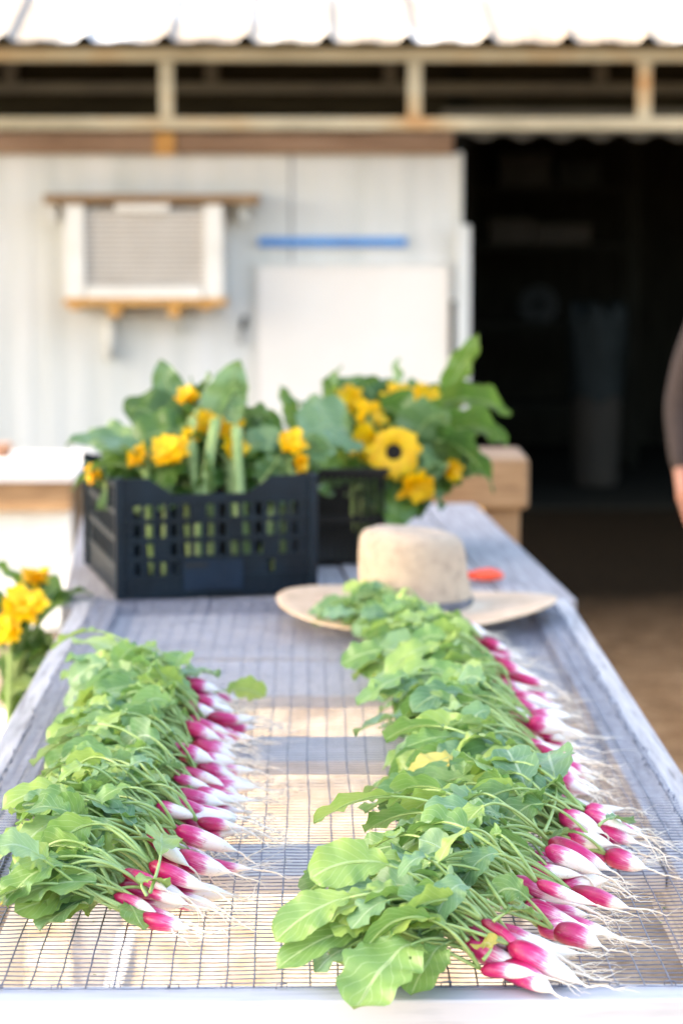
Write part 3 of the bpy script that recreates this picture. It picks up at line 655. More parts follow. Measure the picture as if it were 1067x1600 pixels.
ex_right = {0: [(700, 1470, .035, 552, 1583, .004, .3, .078, .03, .15, 'leaf'), (690, 1460, .03, 438, 1520, .012, .42, .040, .035, .5, 'leaf'), (690, 1450, .03, 468, 1425, .02, .42, .07, .03, .2, 'leaf'),
                (700, 1455, .03, 505, 1350, .04, .5, .045, .03, .3, 'leaf_b'), (720, 1470, .03, 640, 1560, .006, .35, .05, .02, 0, 'leaf'), (730, 1470, .04, 630, 1340, .06, .45, .065, .03, -.2, 'leaf_b'),
                (755, 1500, .03, 760, 1478, .035, .3, .03, .01, .2, 'leaf_y'), (715, 1465, .03, 540, 1365, .045, .5, .06, .03, -.3, 'leaf'), (770, 1440, .055, 845, 1440, .05, .2, .035, .015, .2, 'leaf'), (715, 1480, .03, 520, 1495, .008, .4, .06, .03, 0, 'leaf')],
            3: [(850, 1300, .05, 868, 1175, .085, .45, .062, .02, .3, 'leaf_b'), (840, 1300, .05, 735, 1190, .09, .45, .07, .03, -.3, 'leaf'), (835, 1300, .05, 795, 1172, .10, .4, .055, .02, .2, 'leaf_b'), (820, 1310, .04, 680, 1285, .06, .4, .07, .04, .3, 'leaf_b'),
                (830, 1310, .04, 575, 1270, .03, .45, .075, .05, 0, 'leaf'), (935, 1290, .05, 985, 1290, .035, .3, .03, .01, 0, 'leaf_b')],
            1: [(790, 1420, .05, 690, 1270, .07, .5, .06, .03, .4, 'leaf_b'), (780, 1420, .05, 640, 1410, .05, .4, .06, .03, .2, 'leaf_b')],
            6: [(790, 1150, .05, 690, 1045, .08, .45, .07, .03, .2, 'leaf'), (780, 1150, .05, 560, 1150, .04, .45, .06, .04, 0, 'leaf_b')]}
for i, (u, v, a, b_, h, lab) in enumerate(right):
    bunch(u, v, a, b_, h, 51 + i, lab, extra=ex_right.get(i), lift=1.05 if i < 12 else .62, rl=1.08 if i < 4 else 1.0,  root_l=.8, llen=1.08 if i < 4 else (1.2 if i < 11 else .88))
# one small radish turned the other way among the front leaves
c = P(582, 1446, TOP + .03); so_ = radish_mesh(.035, .0065, .001, 5).build('loose_radish', M['radish'], smooth=True); so_.location = c; so_.rotation_euler = (0, R(8), R(188))
tag(so_, 'single small magenta radish poking out of the leaves at the left of the right row', 'radish')

# ------------------------------------------------------------------ straw hat
hc = P(651, 952, TOP + .012); hc.z = TOP
hat = empty('straw_hat', hc, label='wide brimmed tan straw hat resting behind the right row of radishes', cat='hat')
def brim_fn(p, i, w):
    r = p.length if p.length else 1
    k = max(0, (Vector((p.x, p.y)).length - .1) / .145)
    return Vector((p.x, p.y, p.z + .012 * k * math.cos(2 * w + .6) - .004 * k * math.sin(w)))
pr = [(.096, .020), (.105, .014), (.13, .012), (.16, .013), (.19, .016), (.22, .019), (.240, .020), (.2415, .023), (.238, .024), (.22, .0235), (.19, .0205), (.16, .0175), (.13, .0165), (.107, .0185), (.098, .026)]
MB().lathe(pr, 64, fn=brim_fn).build('brim', M['straw_brim'], hat, smooth=True)
def crown_fn(p, i, w):
    r = Vector((p.x, p.y)).length
    x = p.x * 1.0; y = p.y * 1.12; z = p.z
    if z > .07: x *= 1 - .02 * math.cos(w)
    if r < .075 and z > .1: z -= .018 * math.exp(-((p.y) / .028) ** 2) * (1 - r / .09)      # crease along the top
    z += .006 * math.cos(w + 2.6) * (z / .13)
    return Vector((x - .008 * z / .13, y, z))
MB().lathe([(.0975, .018), (.0972, .03), (.096, .05), (.094, .07), (.093, .095), (.0915, .115), (.0885, .132), (.081, .144), (.067, .151), (.04, .153), (.015, .153), (.001, .153)], 56, fn=crown_fn).build('crown', M['straw'], hat, smooth=True)
MB().lathe([(.0985, .022), (.0992, .024), (.0988, .036), (.0975, .038)], 56, fn=crown_fn).build('hat_band', M['hat_band'], hat, smooth=True)

# pruning shears lying behind the hat
pc = P(757, 900, TOP + .01); pc.z = TOP - .002
ps = empty('pruning_shears', pc, R(4), label='pruning shears with orange red grips lying behind the straw hat', cat='shears')
for s_ in (1, -1):
    MB().tube([(-.03, 0, .012), (-.01, s_ * .012, .014), (.012, s_ * .018, .015), (.032, s_ * .012, .014)], [.006, .009, .010, .006], 10).build('grip', M['red'], ps, smooth=True)
    mb = MB(); mb.box((-.075, -.002 + s_ * .004, .008 + s_ * .002), (-.028, .004 + s_ * .004, .012 + s_ * .002), bev=.001); mb.build('blade', M['steel'], ps)
MB().lathe([(.001, .018), (.006, .018), (.007, .014), (.007, .006), (.001, .006)], 14, (-.032, 0, .003)).build('pivot', M['red'], ps, smooth=True)

# ------------------------------------------------------------------ crates
def lattice(mb, W, H, T, cols_, rows_, openf, Mx, rib=.0045, rail=.005):
    """upright panel W x H in x,z with cells; openf(i,j) -> True open"""
    cw, ch = W / cols_, H / rows_
    for j in range(rows_ + 1):
        z = j * ch; mb.box((0, -.001, max(0, z - rail)), (W, T + .001, min(H, z + rail)), M=Mx)
    for i in range(cols_ + 1):
        for j in range(rows_):
            x = i * cw; mb.box((max(0, x - rib), 0, j * ch + rail), (min(W, x + rib), T, (j + 1) * ch - rail), M=Mx)
    for i in range(cols_):
        for j in range(rows_):
            if not openf(i, j): mb.box((i * cw + rib, .0012, j * ch + rail), ((i + 1) * cw - rib, T - .0012, (j + 1) * ch - rail), M=Mx)
CW, CD, CH, th = .355, .44, .217, .006
fl = P(187, 938); ct1 = empty('plastic_crate', (fl.x, fl.y + .005, TOP - .001), R(12.5), label='black plastic crate full of cut sunflowers, nearer of the two crates', cat='crate', group='black plastic crates of sunflowers')
ct1.location.z = TOP + .0005
mb = MB(); I = Matrix.Identity(4)
def of(i, j):
    if j == 0: return False
    if 5 <= i <= 9 and j <= 1: return False
    if 10 <= i and j in (1,) and i % 3: return False
    if i == 0 or i == 15: return False
    return (i * 7 + j * 3) % 9 != 0
lattice(mb, CW, CH * .80, th, 16, 5, of, I)
z_ = CH * .805
mb.box((0, 0, z_), (.055, th, CH)); mb.box((CW - .075, 0, z_), (CW, th, CH)); mb.box((.10, -.002, z_), (CW - .12, th + .002, z_ + .012))
for s0, s1 in ((.055, .10), (CW - .075, CW - .12)):
    mb.add([(s0, 0, z_), (s1, 0, z_), (s1, 0, z_ + .012), (s0, 0, CH), (s0, th, z_), (s1, th, z_), (s1, th, z_ + .012), (s0, th, CH)],
           [(0, 1, 2, 3), (7, 6, 5, 4), (3, 2, 6, 7), (0, 4, 5, 1), (1, 5, 6, 2)] if s1 > s0 else [(3, 2, 1, 0), (4, 5, 6, 7), (7, 6, 2, 3), (1, 5, 4, 0), (2, 6, 5, 1)])
for zr in (.0, CH * .16, CH * .32, CH * .48, CH * .64, CH * .78): mb.box((.0085, -.0045, zr + .001), (CW - .0085, -.0011, zr + .006))
mb.build('front_wall', M['black_plastic'], ct1)
MB().box((.115, -.0062, .012), (.225, -.0046, CH * .31), bev=.001).build('label_panel', M['blue_plastic'], ct1)
mb = MB(); mb.box((.118, -.0075, .055), (.16, -.0063, .063))
mb.build('label_mark', M['near_black_grey'], ct1)
mb = MB(); lattice(mb, CW, CH, th, 16, 5, lambda i, j: j == 4 and i % 5 != 0, Matrix.Translation((0, CD - th, 0))); mb.build('back_wall', M['black_plastic'], ct1)
Ms = Matrix.Translation((th, th, 0)) @ Matrix.Rotation(R(90), 4, 'Z')
mb = MB(); lattice(mb, CD - 2 * th, CH * .93, th, 9, 4, lambda i, j: j > 0 and i not in (0, 8), Ms); mb.build('side_wall', M['black_plastic'], ct1)
mb = MB(); lattice(mb, CD - 2 * th, CH * .93, th, 9, 4, lambda i, j: j > 0 and i not in (0, 8), Matrix.Translation((CW - th + th, 0, 0)) @ Ms); mb.v = [v + Vector((-th, 0, 0)) for v in mb.v]; mb.build('side_wall', M['black_plastic'], ct1)
for x, y in ((0, 0), (CW, 0), (0, CD), (CW, CD)): MB().box((x - .008, y - .008, 0), (x + .008, y + .008, CH + .003), bev=.003).build('corner_post', M['black_plastic'], ct1)
MB().box((.008, .008, .002), (CW - .008, CD - .008, .008)).build('base', M['black_plastic'], ct1)

fr2 = P(602, 882); C2W, C2D, C2H = .37, .40, .175
ct2 = empty('plastic_crate', (fr2.x - C2W, fr2.y, TOP + .0005), R(2), label='dark slatted crate of sunflowers standing behind and right of the nearer crate', cat='crate', group='black plastic crates of sunflowers')
for nm, Wd, Mx in (('front_wall', C2W, Matrix.Identity(4)), ('back_wall', C2W, Matrix.Translation((0, C2D - th, 0))), ('side_wall', C2D - 2 * th, Ms), ('side_wall', C2D - 2 * th, Matrix.Translation((C2W - th, 0, 0)) @ Ms)):
    mb = MB(); lattice(mb, Wd, C2H, th, 26, 2, (lambda i, j: True) if nm == 'front_wall' else (lambda i, j: False), Mx, rib=.0035, rail=.006); mb.build(nm, M['dark_basket'], ct2)
MB().box((.007, .007, .002), (C2W - .007, C2D - .007, .008)).build('base', M['dark_basket'], ct2)
MB().box((-.008, -.008, C2H + .0005), (C2W + .008, .004, C2H + .014), bev=.002).build('rim', M['dark_basket'], ct2)
MB().box((-.008, C2D - .004, C2H + .0005), (C2W + .008, C2D + .008, C2H + .014), bev=.002).build('rim', M['dark_basket'], ct2)

# ------------------------------------------------------------------ sunflowers
def sun_leaf(parent, p0, tip, width, lift=.03, fr=.3, mat='sun_leaf', roll=0, seed=0):
    mb = MB(); p0 = Vector(p0); tip = Vector(tip); D = tip - p0
    path = bez(p0, p0 + D * .3 + Vector((0, 0, lift)), p0 + D * .72 + Vector((0, 0, lift)), tip, 22); ns = max(2, int(22 * fr))
    mb.tube(path[:ns + 1], .003, 6, mi=1); mb.tube(path[ns:-1], [.0024 * (1 - .8 * i / (22 - ns)) for i in range(len(path[ns:-1]))], 4, mi=1, cap=False)
    leaf_blade(mb, [p + Vector((0, 0, .0015)) for p in path[ns:]], width, roll, 'heart', .22, seed)
    return mb.build('leaf', [M[mat], M['sun_stem']], parent, smooth=True, local=False)
def r_skip(r, jag): return 1 if not jag or r.random() > .2 else .45
def sunflower(base, head, face, size=.09, stem_r=.0055, label='', group='', leaves=(), bend=None, closed=0.0, seed=0):
    op = 1.15 if closed == 0 else .65; jag = 0 if closed == 0 else 1
    base = Vector(base); head = Vector(head); face = Vector(face).normalized(); r = random.Random(seed)
    disc_m = M['disc'] if closed < .1 else M['petal']; closed *= .45; e = empty('sunflower', base, label=label, cat='sunflower', group=group)
    mid = bend if bend is not None else (base + head) / 2 + Vector((r.uniform(-.02, .02), 0, .02))
    pts = bez(base, base * .4 + Vector(mid) * .6, head * .35 + Vector(mid) * .65 , head - face * .018, 16)
    pts.append(head - face * .008)
    MB().tube(pts, [stem_r] * 16 + [stem_r * 1.1, stem_r * 1.3], 8).build('stem', M['sun_stem'], e, smooth=True, local=False)
    q = face.to_track_quat('Z', 'Y').to_matrix()
    mb = MB(); nP = 22
    for layer in range(3 if closed > .05 else 2):
        for i in range(nP if layer < 2 else 12):
            a = 2 * math.pi * (i + .5 * layer) / (nP if layer < 2 else 12) + r.uniform(-.12, .12); rad = size / 2 * r.uniform(.84 - .15 * jag, 1.1 + .05 * jag) * r_skip(r, jag) * (1 - .1 * layer - (.15 if layer == 2 else 0))
            d = Vector((math.cos(a), math.sin(a), 0)); s = Vector((-math.sin(a), math.cos(a), 0)); r0 = size * (.13 if layer < 2 else .03) * op; w = size * (.10 + .01 * jag); tilt_ = r.uniform(-.35, .6) * jag
            vs = []
            for k, (t, ww) in enumerate(((0, .5), (.3, .95), (.65, 1), (.88, .6), (1, .05))):
                x = r0 + (rad - r0) * t; up = (closed + tilt_) * (rad - r0) * t * .9 + .004 * layer + (size * .05 if layer == 2 else 0) + size * .05 * math.sin(t * 3) + r.uniform(-.001, .001)
                sh_ = 1 - closed * .35 * t
                for sg in (-1, 0, 1): vs.append(head + q @ (d * (x * sh_) + s * sg * w * ww + Vector((0, 0, up + .0015 * abs(sg)))))
            mb.add(vs, [(3 * k + j, 3 * k + j + 1, 3 * k + j + 4, 3 * k + j + 3) for k in range(4) for j in range(2)])
    mb.build('petals', M['petal'], e, smooth=True, local=False)
    mb = MB(); mb.lathe([(.0001, size * .05 * op), (size * .07 * op, size * .048 * op), (size * .12 * op, size * .06 * op), (size * .14 * op, size * .005), (size * .14, -.004), (size * .12, -.014), (.0001, -.018)], 24)
    mb.v = [head + q @ v for v in mb.v]; mb.build('flower_disc', disc_m, e, smooth=True, local=False)
    mb = MB()
    for i in range(12):
        a = 2 * math.pi * i / 12 + r.uniform(-.1, .1); d = Vector((math.cos(a), math.sin(a), 0)); s = Vector((-math.sin(a), math.cos(a), 0)); x0 = size * .1
        mb.add([head + q @ (d * x0 - s * .007 + Vector((0, 0, -.014))), head + q @ (d * x0 + s * .007 + Vector((0, 0, -.014))), head + q @ (d * size * .27 + s * .007 + Vector((0, 0, -.005))), head + q @ (d * size * .27 - s * .007 + Vector((0, 0, -.005))), head + q @ (d * size * .38 + Vector((0, 0, -.009 + .02 * closed)))], [(0, 1, 2, 3), (3, 2, 4)])
    mb.build('sepals', M['sun_leaf'], e, smooth=True, local=False)
    for k in range(5 if 'nearer' in group else 7):
        t = r.uniform(.5, .97); q0 = pts[int(t * 16)]; a = r.uniform(0, 6.28); d = Vector((math.cos(a), abs(math.sin(a)) * .8 + .12, r.uniform(-.35, .45))).normalized() * r.uniform(.07, .13)
        if (q0 + d).z < TOP + .17: d.z = abs(d.z)
        sun_leaf(e, q0, q0 + d, r.uniform(.075, .13) * (1 if 'nearer' in group else 1.2), r.uniform(0, .04), .2, r.choice(['sun_leaf', 'sun_leaf', 'sun_leaf_b']), r.uniform(-1, 1), seed * 29 + k + 200)
    for k, (p0, tip, w, lf, fr, mt, rl_) in enumerate(leaves): sun_leaf(e, p0, tip, w, lf, fr, mt, rl_, seed * 17 + k)
    return e
def L(y0_, u0, v0, y1_, u1, v1, w, lf=.02, fr=.2, mt='sun_leaf', rl=0.0): return (Q(u0, v0, y0_), Q(u1, v1, y1_), w, lf, fr, mt, rl)
g1 = 'sunflowers lying in the nearer black crate'; y = 4.42
spec1 = [
    ((300, 900, 4.52), (296, 624, 4.56), (-.3, -.5, .8), .050, .5, 'small half open sunflower standing highest in the nearer crate', [L(4.62, 320, 740, 4.62, 230, 650, .17, .02, .12, 'sun_leaf', 1.0), L(4.62, 340, 740, 4.62, 400, 650, .16, .02, .12, 'sun_leaf', 1.0), L(4.62, 300, 740, 4.6, 330, 640, .15, .0, .12, 'sun_leaf', 1.0), L(4.5, 330, 700, 4.50, 374, 562, .125, .0, .22, 'sun_leaf_b', 1.35), L(4.6, 285, 680, 4.62, 250, 562, .10, 0, .25, 'sun_leaf_b', 1.2), L(4.55, 300, 720, 4.6, 300, 590, .13, 0, .3, 'sun_leaf', -1.2)]),
    ((330, 900, 4.42), (318, 662, 4.5), (.1, -.8, .5), .055, .6, 'half open sunflower in the middle of the nearer crate, left of the tall pale stem', [L(4.5, 300, 690, 4.5, 195, 725, .14, .05, .2, 'sun_leaf', .7), L(4.55, 300, 700, 4.6, 192, 640, .15, .03, .2, 'sun_leaf', .9)]),
    ((372, 900, 4.42), (357, 668, 4.48), (.3, -.7, .5), .062, .5, 'sunflower head in the middle of the nearer crate beside the upright leaf', [L(4.5, 355, 680, 4.5, 427, 655, .10, .03, .2, 'sun_leaf_b', .4), L(4.5, 350, 700, 4.5, 395, 735, .12, .02, .2, 'sun_leaf', .9)]),
    ((260, 890, 4.42), (268, 712, 4.40), (-.2, -.5, .8), .078, .25, 'broadest yellow sunflower head resting at the left of the nearer crate', [L(4.4, 240, 730, 4.38, 104, 700, .10, .04, .2, 'sun_leaf_b', .3), L(4.4, 290, 720, 4.4, 235, 770, .10, .01, .2, 'sun_leaf', .8)]),
    ((240, 890, 4.45), (220, 716, 4.40), (-.5, -.5, .5), .052, .6, 'small yellow sunflower just left of the broadest head in the nearer crate', [L(4.4, 200, 730, 4.36, 112, 768, .07, .03, .25, 'sun_leaf', -.4), L(4.5, 215, 710, 4.55, 130, 690, .12, .02, .2, 'sun_leaf_b', .6)]),
    ((310, 900, 4.36), (300, 686, 4.46), (-.2, -.8, .4), .040, .8, 'tiny sunflower bud among the stems in the nearer crate', [L(4.42, 330, 730, 4.40, 335, 770, .12, .02, .15, 'sun_leaf', .9), L(4.42, 400, 765, 4.40, 440, 712, .08, 0, .3, 'sun_leaf_b', .8)]),
    ((385, 900, 4.36), (366, 702, 4.45), (.5, -.6, .3), .055, .6, 'drooping yellow sunflower right of the pale stems in the nearer crate', [L(4.5, 380, 690, 4.5, 360, 760, .13, .02, .2, 'sun_leaf', 1.2), L(4.55, 370, 700, 4.6, 440, 690, .12, .03, .2, 'sun_leaf', 1.0)]),
    ((430, 890, 4.5), (454, 695, 4.44), (.2, -.7, .5), .056, .5, 'upper sunflower at the right end of the nearer crate', [L(4.5, 440, 720, 4.55, 395, 650, .10, .02, .3, 'sun_leaf', 1.0)]),
    ((440, 890, 4.45), (466, 722, 4.42), (.6, -.5, -.1), .040, .9, 'lower closed sunflower hanging at the right end of the nearer crate', [L(4.5, 430, 730, 4.42, 455, 770, .09, .02, .2, 'sun_leaf', .9)]),
    ((200, 890, 4.58), (152, 742, 4.45), (-.7, -.3, .2), .042, .7, 'sunflower peeping over the left wall of the nearer crate', [L(4.6, 220, 700, 4.6, 160, 760, .12, .02, .2, 'sun_leaf', .9)])]
for i, (b0, h0_, fc, sz, cl, lab, lv) in enumerate(spec1):
    b0_ = Q(*b0); b0_.z = TOP + .013 + .004 * (i % 3)
    sunflower(b0_, Q(*h0_), fc, sz * 1.12, .0065, lab, g1, lv, closed=cl, seed=i + 1)
for i, (u0, v0, u1, v1, lab) in enumerate(((298, 790, 338, 655, 'thick pale green stem rising in the middle of the nearer crate'), (322, 800, 300, 690, 'thinner pale stem left of the thick one in the nearer crate'), (384, 790, 370, 668, 'pale stem standing alone right of the middle in the nearer crate'), (400, 790, 445, 725, 'pale stem leaning right in the nearer crate'))):
    a, b_ = Q(u0, v0, 4.38), Q(u1, v1, 4.44); a.z = TOP + .012
    st = empty('cut_stem', a, label=lab, cat='stem', group='bare flower stems in the nearer crate')
    MB().tube(bez(a, a * .6 + b_ * .4 + Vector((.004, 0, 0)), a * .3 + b_ * .7 - Vector((.006, 0, 0)), b_, 10), .0105 - .0015 * (i % 2), 9).build('stem', M['sun_stem'], st, smooth=True, local=False)
    sun_leaf(st, b_ - Vector((0, 0, .01)), b_ + Vector((.05 - .035 * i, .03, .06)), .07, .02, .2, 'sun_leaf_b', .8, i + 90)
g2 = 'sunflowers in the rear slatted crate'
spec2 = [
    ((560, 860, 4.95), (548, 628, 4.98), (-.3, -.8, .5), .075, .5, 'sunflower at the upper left of the rear crate bouquet', [L(4.95, 510, 680, 4.98, 530, 572, .16, .0, .15, 'sun_leaf', .9), L(4.95, 470, 690, 4.95, 437, 602, .07, 0, .3, 'sun_leaf', .7), L(5.0, 500, 700, 5.0, 445, 640, .13, 0, .2, 'sun_leaf', .8)]),
    ((570, 860, 4.9), (577, 652, 4.90), (.2, -.8, .3), .075, .5, 'sunflower second from the left at the top of the rear crate bouquet', [L(4.86, 560, 690, 4.66, 462, 704, .20, .05, .12, 'sun_leaf_b', .9), L(4.9, 600, 640, 4.9, 645, 690, .15, .03, .12, 'sun_leaf', .9)]),
    ((600, 860, 5.0), (620, 624, 5.0), (.1, -.6, .8), .080, .3, 'sunflower facing up at the top centre of the rear crate bouquet', [L(5.05, 600, 690, 5.05, 500, 600, .19, .02, .12, 'sun_leaf', .9), L(5.05, 620, 700, 5.05, 700, 610, .17, .02, .12, 'sun_leaf', .9), L(5.05, 590, 700, 5.0, 600, 610, .17, .02, .12, 'sun_leaf', 1.1), L(5.0, 560, 720, 4.95, 520, 760, .15, .02, .1, 'sun_leaf', .8), L(5.0, 622, 660, 5.05, 622, 560, .10, 0, .2, 'sun_leaf_b', 1.1), L(5.0, 600, 650, 5.0, 565, 590, .14, .0, .2, 'sun_leaf', 1.0)]),
    ((620, 860, 5.0), (660, 628, 5.0), (.5, -.7, .5), .078, .5, 'sunflower at the top right of the rear crate bouquet', [L(4.98, 672, 650, 4.98, 748, 522, .095, -.01, .38, 'sun_leaf', 1.0), L(4.98, 680, 640, 4.98, 796, 652, .13, .04, .12, 'sun_leaf', .7), L(5.0, 690, 620, 5.0, 715, 590, .05, .0, .2, 'sun_leaf', .7)]),
    ((570, 870, 4.85), (576, 692, 4.82), (-.5, -.8, .1), .085, .4, 'sunflower half behind the wide open one in the rear crate', [L(4.82, 560, 710, 4.72, 580, 790, .13, .0, .15, 'sun_leaf', .8), L(4.8, 545, 720, 4.72, 500, 770, .13, .02, .1, 'sun_leaf', .9)]),
    ((610, 870, 4.85), (615, 706, 4.76), (.05, -1, .1), .108, .0, 'wide open sunflower with dark centre facing the camera', [L(4.8, 620, 740, 4.70, 612, 832, .145, .0, .1, 'sun_leaf', .5), L(4.85, 640, 700, 4.8, 700, 650, .16, .03, .1, 'sun_leaf_b', .7)]),
    ((640, 870, 4.85), (648, 756, 4.74), (.2, -.6, -.5), .085, .3, 'nodding sunflower under the wide open one', [L(4.8, 665, 730, 4.75, 690, 800, .085, .0, .15, 'sun_leaf', .6), L(4.85, 680, 690, 4.8, 772, 770, .14, .04, .1, 'sun_leaf', .8)]),
    ((660, 860, 4.95), (703, 734, 4.84), (.5, -.7, .0), .050, .7, 'small budding sunflower low at the right of the rear bouquet', [L(4.98, 640, 700, 4.95, 755, 740, .17, .04, .1, 'sun_leaf', .8), L(4.98, 620, 720, 4.9, 660, 800, .15, .0, .1, 'sun_leaf', .8), L(4.9, 690, 690, 4.88, 790, 700, .15, .05, .1, 'sun_leaf', .7), L(4.9, 680, 710, 4.88, 740, 745, .15, .02, .1, 'sun_leaf_b', .7), L(4.95, 650, 660, 4.95, 720, 690, .14, .02, .1, 'sun_leaf', .9)])]
for i, (b0, h0_, fc, sz, cl, lab, lv) in enumerate(spec2):
    b0_ = Q(*b0); b0_.x = min(b0_.x, fr2.x - .03); b0_.z = TOP + .013 + .004 * (i % 3)
    sunflower(b0_, Q(*h0_), fc, sz, .0065, lab, g2, lv, closed=cl, seed=i + 31)

# bucket of sunflowers standing left of the table in the sun
bk = empty('flower_bucket', (-.62, 4.28, 0), label='tall pale metal flower bucket on the ground left of the table', cat='bucket')
MB().lathe([(.001, .002), (.085, .002), (.09, .01), (.125, .66), (.132, .665), (.130, .675), (.12, .668), (.086, .03), (.001, .03)], 32).build('bucket_body', M['white_plastic'], bk, smooth=True)
MB().lathe([(.001, .56), (.115, .56)], 24).build('water', M['dark_object'], bk)
for s_ in (1, -1): MB().tube([(s_ * .127, -.03, .58), (s_ * .155, -.02, .60), (s_ * .155, .02, .60), (s_ * .127, .03, .58)], .005, 8).build('handle', M['grey_metal'], bk, smooth=True)
for i, (u, v, yy, sz, fc, lab) in enumerate(((56, 908, 4.3, .08, (.1, -.3, .9), 'yellow sunflower at the top of the bucket bunch left of the table'), (38, 948, 4.22, .11, (.1, -.8, .6), 'large sunlit sunflower in the middle of the bucket bunch'), (12, 985, 4.2, .085, (-.3, -.8, .4), 'sunflower at the lower left of the bucket bunch'))):
    h_ = Q(u, v, yy); b0_ = Vector((-.62 + .03 * (i - 1), 4.28, .035))
    lv = [(h_ + Vector((0, .02, -.08)), h_ + Vector((.10 - .02 * i, .03, -.03 + .03 * i)), .08, .03, .2, 'sun_leaf', .3), (h_ + Vector((0, .02, -.12)), h_ + Vector((.09, -.03, -.15 + .02 * i)), .08, .02, .2, 'sun_leaf_b', .5),
          (h_ + Vector((0, .02, -.06)), h_ + Vector((-.08, .0, .03)), .08, .02, .2, 'sun_leaf', .3), (h_ + Vector((0, 0, -.16)), h_ + Vector((.05, -.06, -.24)), .07, .01, .2, 'sun_leaf', .8)]
    sunflower(b0_, h_, fc, sz * .8, .006, lab, 'sunflowers in the bucket', lv, closed=.5, seed=60 + i)

# ------------------------------------------------------------------ wooden boxes behind the rear table
y = 6.0
wbx = empty('wooden_box', (Q(740, 800, y).x, y, 0), label='tan wooden box on a narrower stand beyond the end of the rear table', cat='box')
bx(MB(), 655, 717, 826, 796, y, .30, .012).build('box_body', M['tan_wood'], wbx, local=False)
a, b_ = Q(672, 800, y + .03), Q(812, 800, y + .03)
MB().box((a.x, y + .03, 0), (b_.x, y + .27, Q(0, 797, y).z - .001), bev=.006).build('stand', M['tan_wood'], wbx, local=False)
bx(MB(), 650, 797.5, 757, 812, y - .09, .08, .004).build('ledge', M['orange_wood'], wbx, local=False)

# ------------------------------------------------------------------ person at the right edge
PX, PY = Q(1064, 600, 7.4).x + .225, 7.4
pe = empty('person', (PX, PY, 0), label='person in a dark brown long sleeved shirt standing at the right edge', cat='person'); pe.scale = (1, 1, .90)
def skinned(name, nodes, edges, mat, levels=2, root=0):
    me = bpy.data.meshes.new(name); me.from_pydata([n[:3] for n in nodes], edges, []); me.materials.append(mat)
    o = bpy.data.objects.new(name, me); COL.objects.link(o); o.parent = pe
    md = o.modifiers.new('Skin', 'SKIN'); md.use_smooth_shade = True
    if not me.skin_vertices: me.skin_vertices.new() if hasattr(me.skin_vertices, 'new') else None
    for i, n in enumerate(nodes):
        sv_ = me.skin_vertices[0].data[i]; r = n[3]; sv_.radius = r if isinstance(r, tuple) else (r, r); sv_.use_root = (i == root)
    s2 = o.modifiers.new('Subdivision', 'SUBSURF'); s2.levels = levels; s2.render_levels = levels
    return o
bn_, be = [], []
def nd(x, y, z, r, par=None):
    bn_.append((x, y, z, r)); i = len(bn_) - 1
    if par is not None: be.append((par, i))
    return i
pel = nd(0, 0, .93, (.15, .11)); sp1 = nd(0, 0, 1.10, (.13, .10), pel); sp2 = nd(0, .0, 1.28, (.15, .11), sp1); nk0 = nd(0, 0, 1.42, (.07, .07), sp2); nk = nd(0, -.005, 1.50, .052, nk0)
hd0 = nd(0, -.02, 1.57, .075, nk); hd1 = nd(0, -.02, 1.66, .088, hd0); hd2 = nd(0, -.01, 1.73, .06, hd1)
for s_ in (-1, 1):
    shd = nd(s_ * .165, 0, 1.38, .055, sp2); el = nd(s_ * .225, .03, 1.09, .040, shd); wr_ = nd(s_ * .224, -.05, .86, .027, el); pm = nd(s_ * .224, -.066, .80, (.034, .020), wr_)
    for k, (dy, ln) in enumerate(((-.027, .066), (-.009, .076), (.009, .070), (.026, .055))):
        a = nd(s_ * .222, -.066 + dy, .765, .0095, pm); b2 = nd(s_ * .216, -.070 + dy, .765 - ln * .55, .0085, a); nd(s_ * .204, -.074 + dy, .765 - ln, .0075, b2)
    a = nd(s_ * .206, -.105, .805, .010, pm); nd(s_ * .198, -.122, .772, .0085, a)
    hp = nd(s_ * .09, 0, .86, .085, pel); kn = nd(s_ * .10, -.01, .48, .055, hp); an = nd(s_ * .105, .02, .09, .036, kn); nd(s_ * .11, -.12, .04, .034, an)
skinned('body', bn_, be, M['skin'])
cn = [(0, 0, .90, (.165, .125)), (0, 0, 1.10, (.15, .12)), (0, 0, 1.28, (.165, .125)), (0, 0, 1.41, (.085, .08))]; ce = [(0, 1), (1, 2), (2, 3)]
for s_ in (-1, 1):
    n0 = len(cn); cn += [(s_ * .168, 0, 1.385, .066), (s_ * .227, .03, 1.09, .052), (s_ * .225, -.047, .868, .036)]; ce += [(2, n0), (n0, n0 + 1), (n0 + 1, n0 + 2)]
skinned('shirt', cn, ce, M['shirt'])
cn = [(0, 0, .93, (.17, .13))]; ce = []
for s_ in (-1, 1):
    n0 = len(cn); cn += [(s_ * .09, 0, .84, .10), (s_ * .10, -.01, .48, .072), (s_ * .105, .02, .12, .058)]; ce += [(0, n0), (n0, n0 + 1), (n0 + 1, n0 + 2)]
skinned('trousers', cn, ce, M['jeans'])
for s_ in (-1, 1): skinned('boot', [(s_ * .105, .03, .16, .06), (s_ * .105, .02, .06, .055), (s_ * .11, -.10, .045, .046), (s_ * .112, -.15, .04, .035)], [(0, 1), (1, 2), (2, 3)], M['boot'])
mb = MB(); mb.lathe([(.098, 1.60), (.105, 1.66), (.098, 1.73), (.06, 1.785), (.001, 1.80)], 24, (0, .012, 0)); hr = mb.build('hair', M['hair'], pe, smooth=True)
for v in hr.data.vertices:
    if v.co.y < -.04 and v.co.z < 1.70: v.co.y = -.035; v.co.z = max(v.co.z, 1.70)
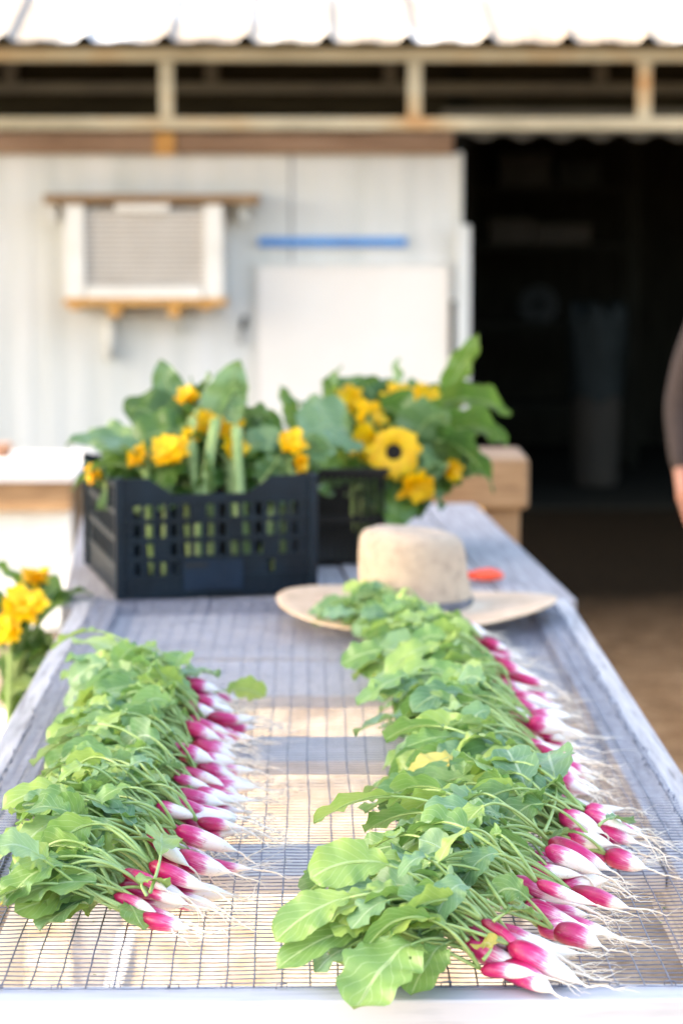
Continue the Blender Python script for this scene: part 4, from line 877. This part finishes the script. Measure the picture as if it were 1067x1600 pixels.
for s_ in (-1, 1):
    MB().lathe([(.0001, .011), (.008, .008), (.011, 0), (.008, -.008), (.0001, -.011)], 12, (s_ * .032, -.102, 1.655)).build('eye', M['white_plastic'], pe, smooth=True)
    MB().tube([(s_ * .094, -.01, 1.68), (s_ * .108, .005, 1.665), (s_ * .10, -.005, 1.625)], [.008, .012, .007], 8).build('ear', M['skin'], pe, smooth=True)
MB().tube([(0, -.100, 1.665), (0, -.122, 1.625), (0, -.105, 1.612)], [.008, .014, .008], 8).build('nose', M['skin'], pe, smooth=True)
MB().tube([(-.025, -.092, 1.585), (0, -.100, 1.582), (.025, -.092, 1.585)], [.003, .007, .003], 8).build('mouth', M['clay'], pe, smooth=True)

# ------------------------------------------------------------------ added sun blocker (outside the frame, keeps the sun off the tables)
aw = empty('added_sun_blocker', (-2.9, 6, 0), label='added unseen cloth sheet on poles that keeps the sun off the tables', cat='sun blocker')
mb = MB(); nx_, ny_ = 12, 36; vs = []
x0, x1, y0, y1 = -4.02, -1.45, .6, 11.4
for j in range(ny_ + 1):
    for i in range(nx_ + 1):
        fx, fy = i / nx_, j / ny_; vs.append((x0 + (x1 - x0) * fx, y0 + (y1 - y0) * fy, 3.25 - .08 * math.sin(math.pi * fx) * abs(math.sin(4 * math.pi * fy))))
mb.add(vs, [(j * (nx_ + 1) + i, j * (nx_ + 1) + i + 1, (j + 1) * (nx_ + 1) + i + 1, (j + 1) * (nx_ + 1) + i) for j in range(ny_) for i in range(nx_)])
mb.build('blocker_sheet', M['blocker_canvas'], aw, smooth=True, local=False)
for x in (x0, x1):
    x = x if x == x0 else x - .32
    for y in ((y0, 10.2) if x > -2 else (y0, 6.0, 10.2)): MB().tube([(x, y, 0), (x, y, 3.22)], .025, 10).build('blocker_pole', M['grey_metal'], aw, smooth=True, local=False)

# tiny crumbs of leaf on the mesh
mb = MB(); rs = random.Random(9)
for _ in range(70):
    u, v = rs.choice([(rs.uniform(300, 460), rs.uniform(1150, 1480)), (rs.uniform(880, 1050), rs.uniform(1250, 1500)), (rs.uniform(50, 1000), rs.uniform(1400, 1540))])
    p = P(u, v, TOP + .0022); s = rs.uniform(.001, .003); mb.add([p + Vector((rs.uniform(-s, s), rs.uniform(-s, s), rs.uniform(0, .001))) for _ in range(4)], [(0, 1, 2, 3), (0, 2, 1)])
tag(mb.build('leaf_crumbs', M['soil_mix']), 'tiny leaf and root crumbs scattered on the wire mesh', 'crumbs', kind='stuff')
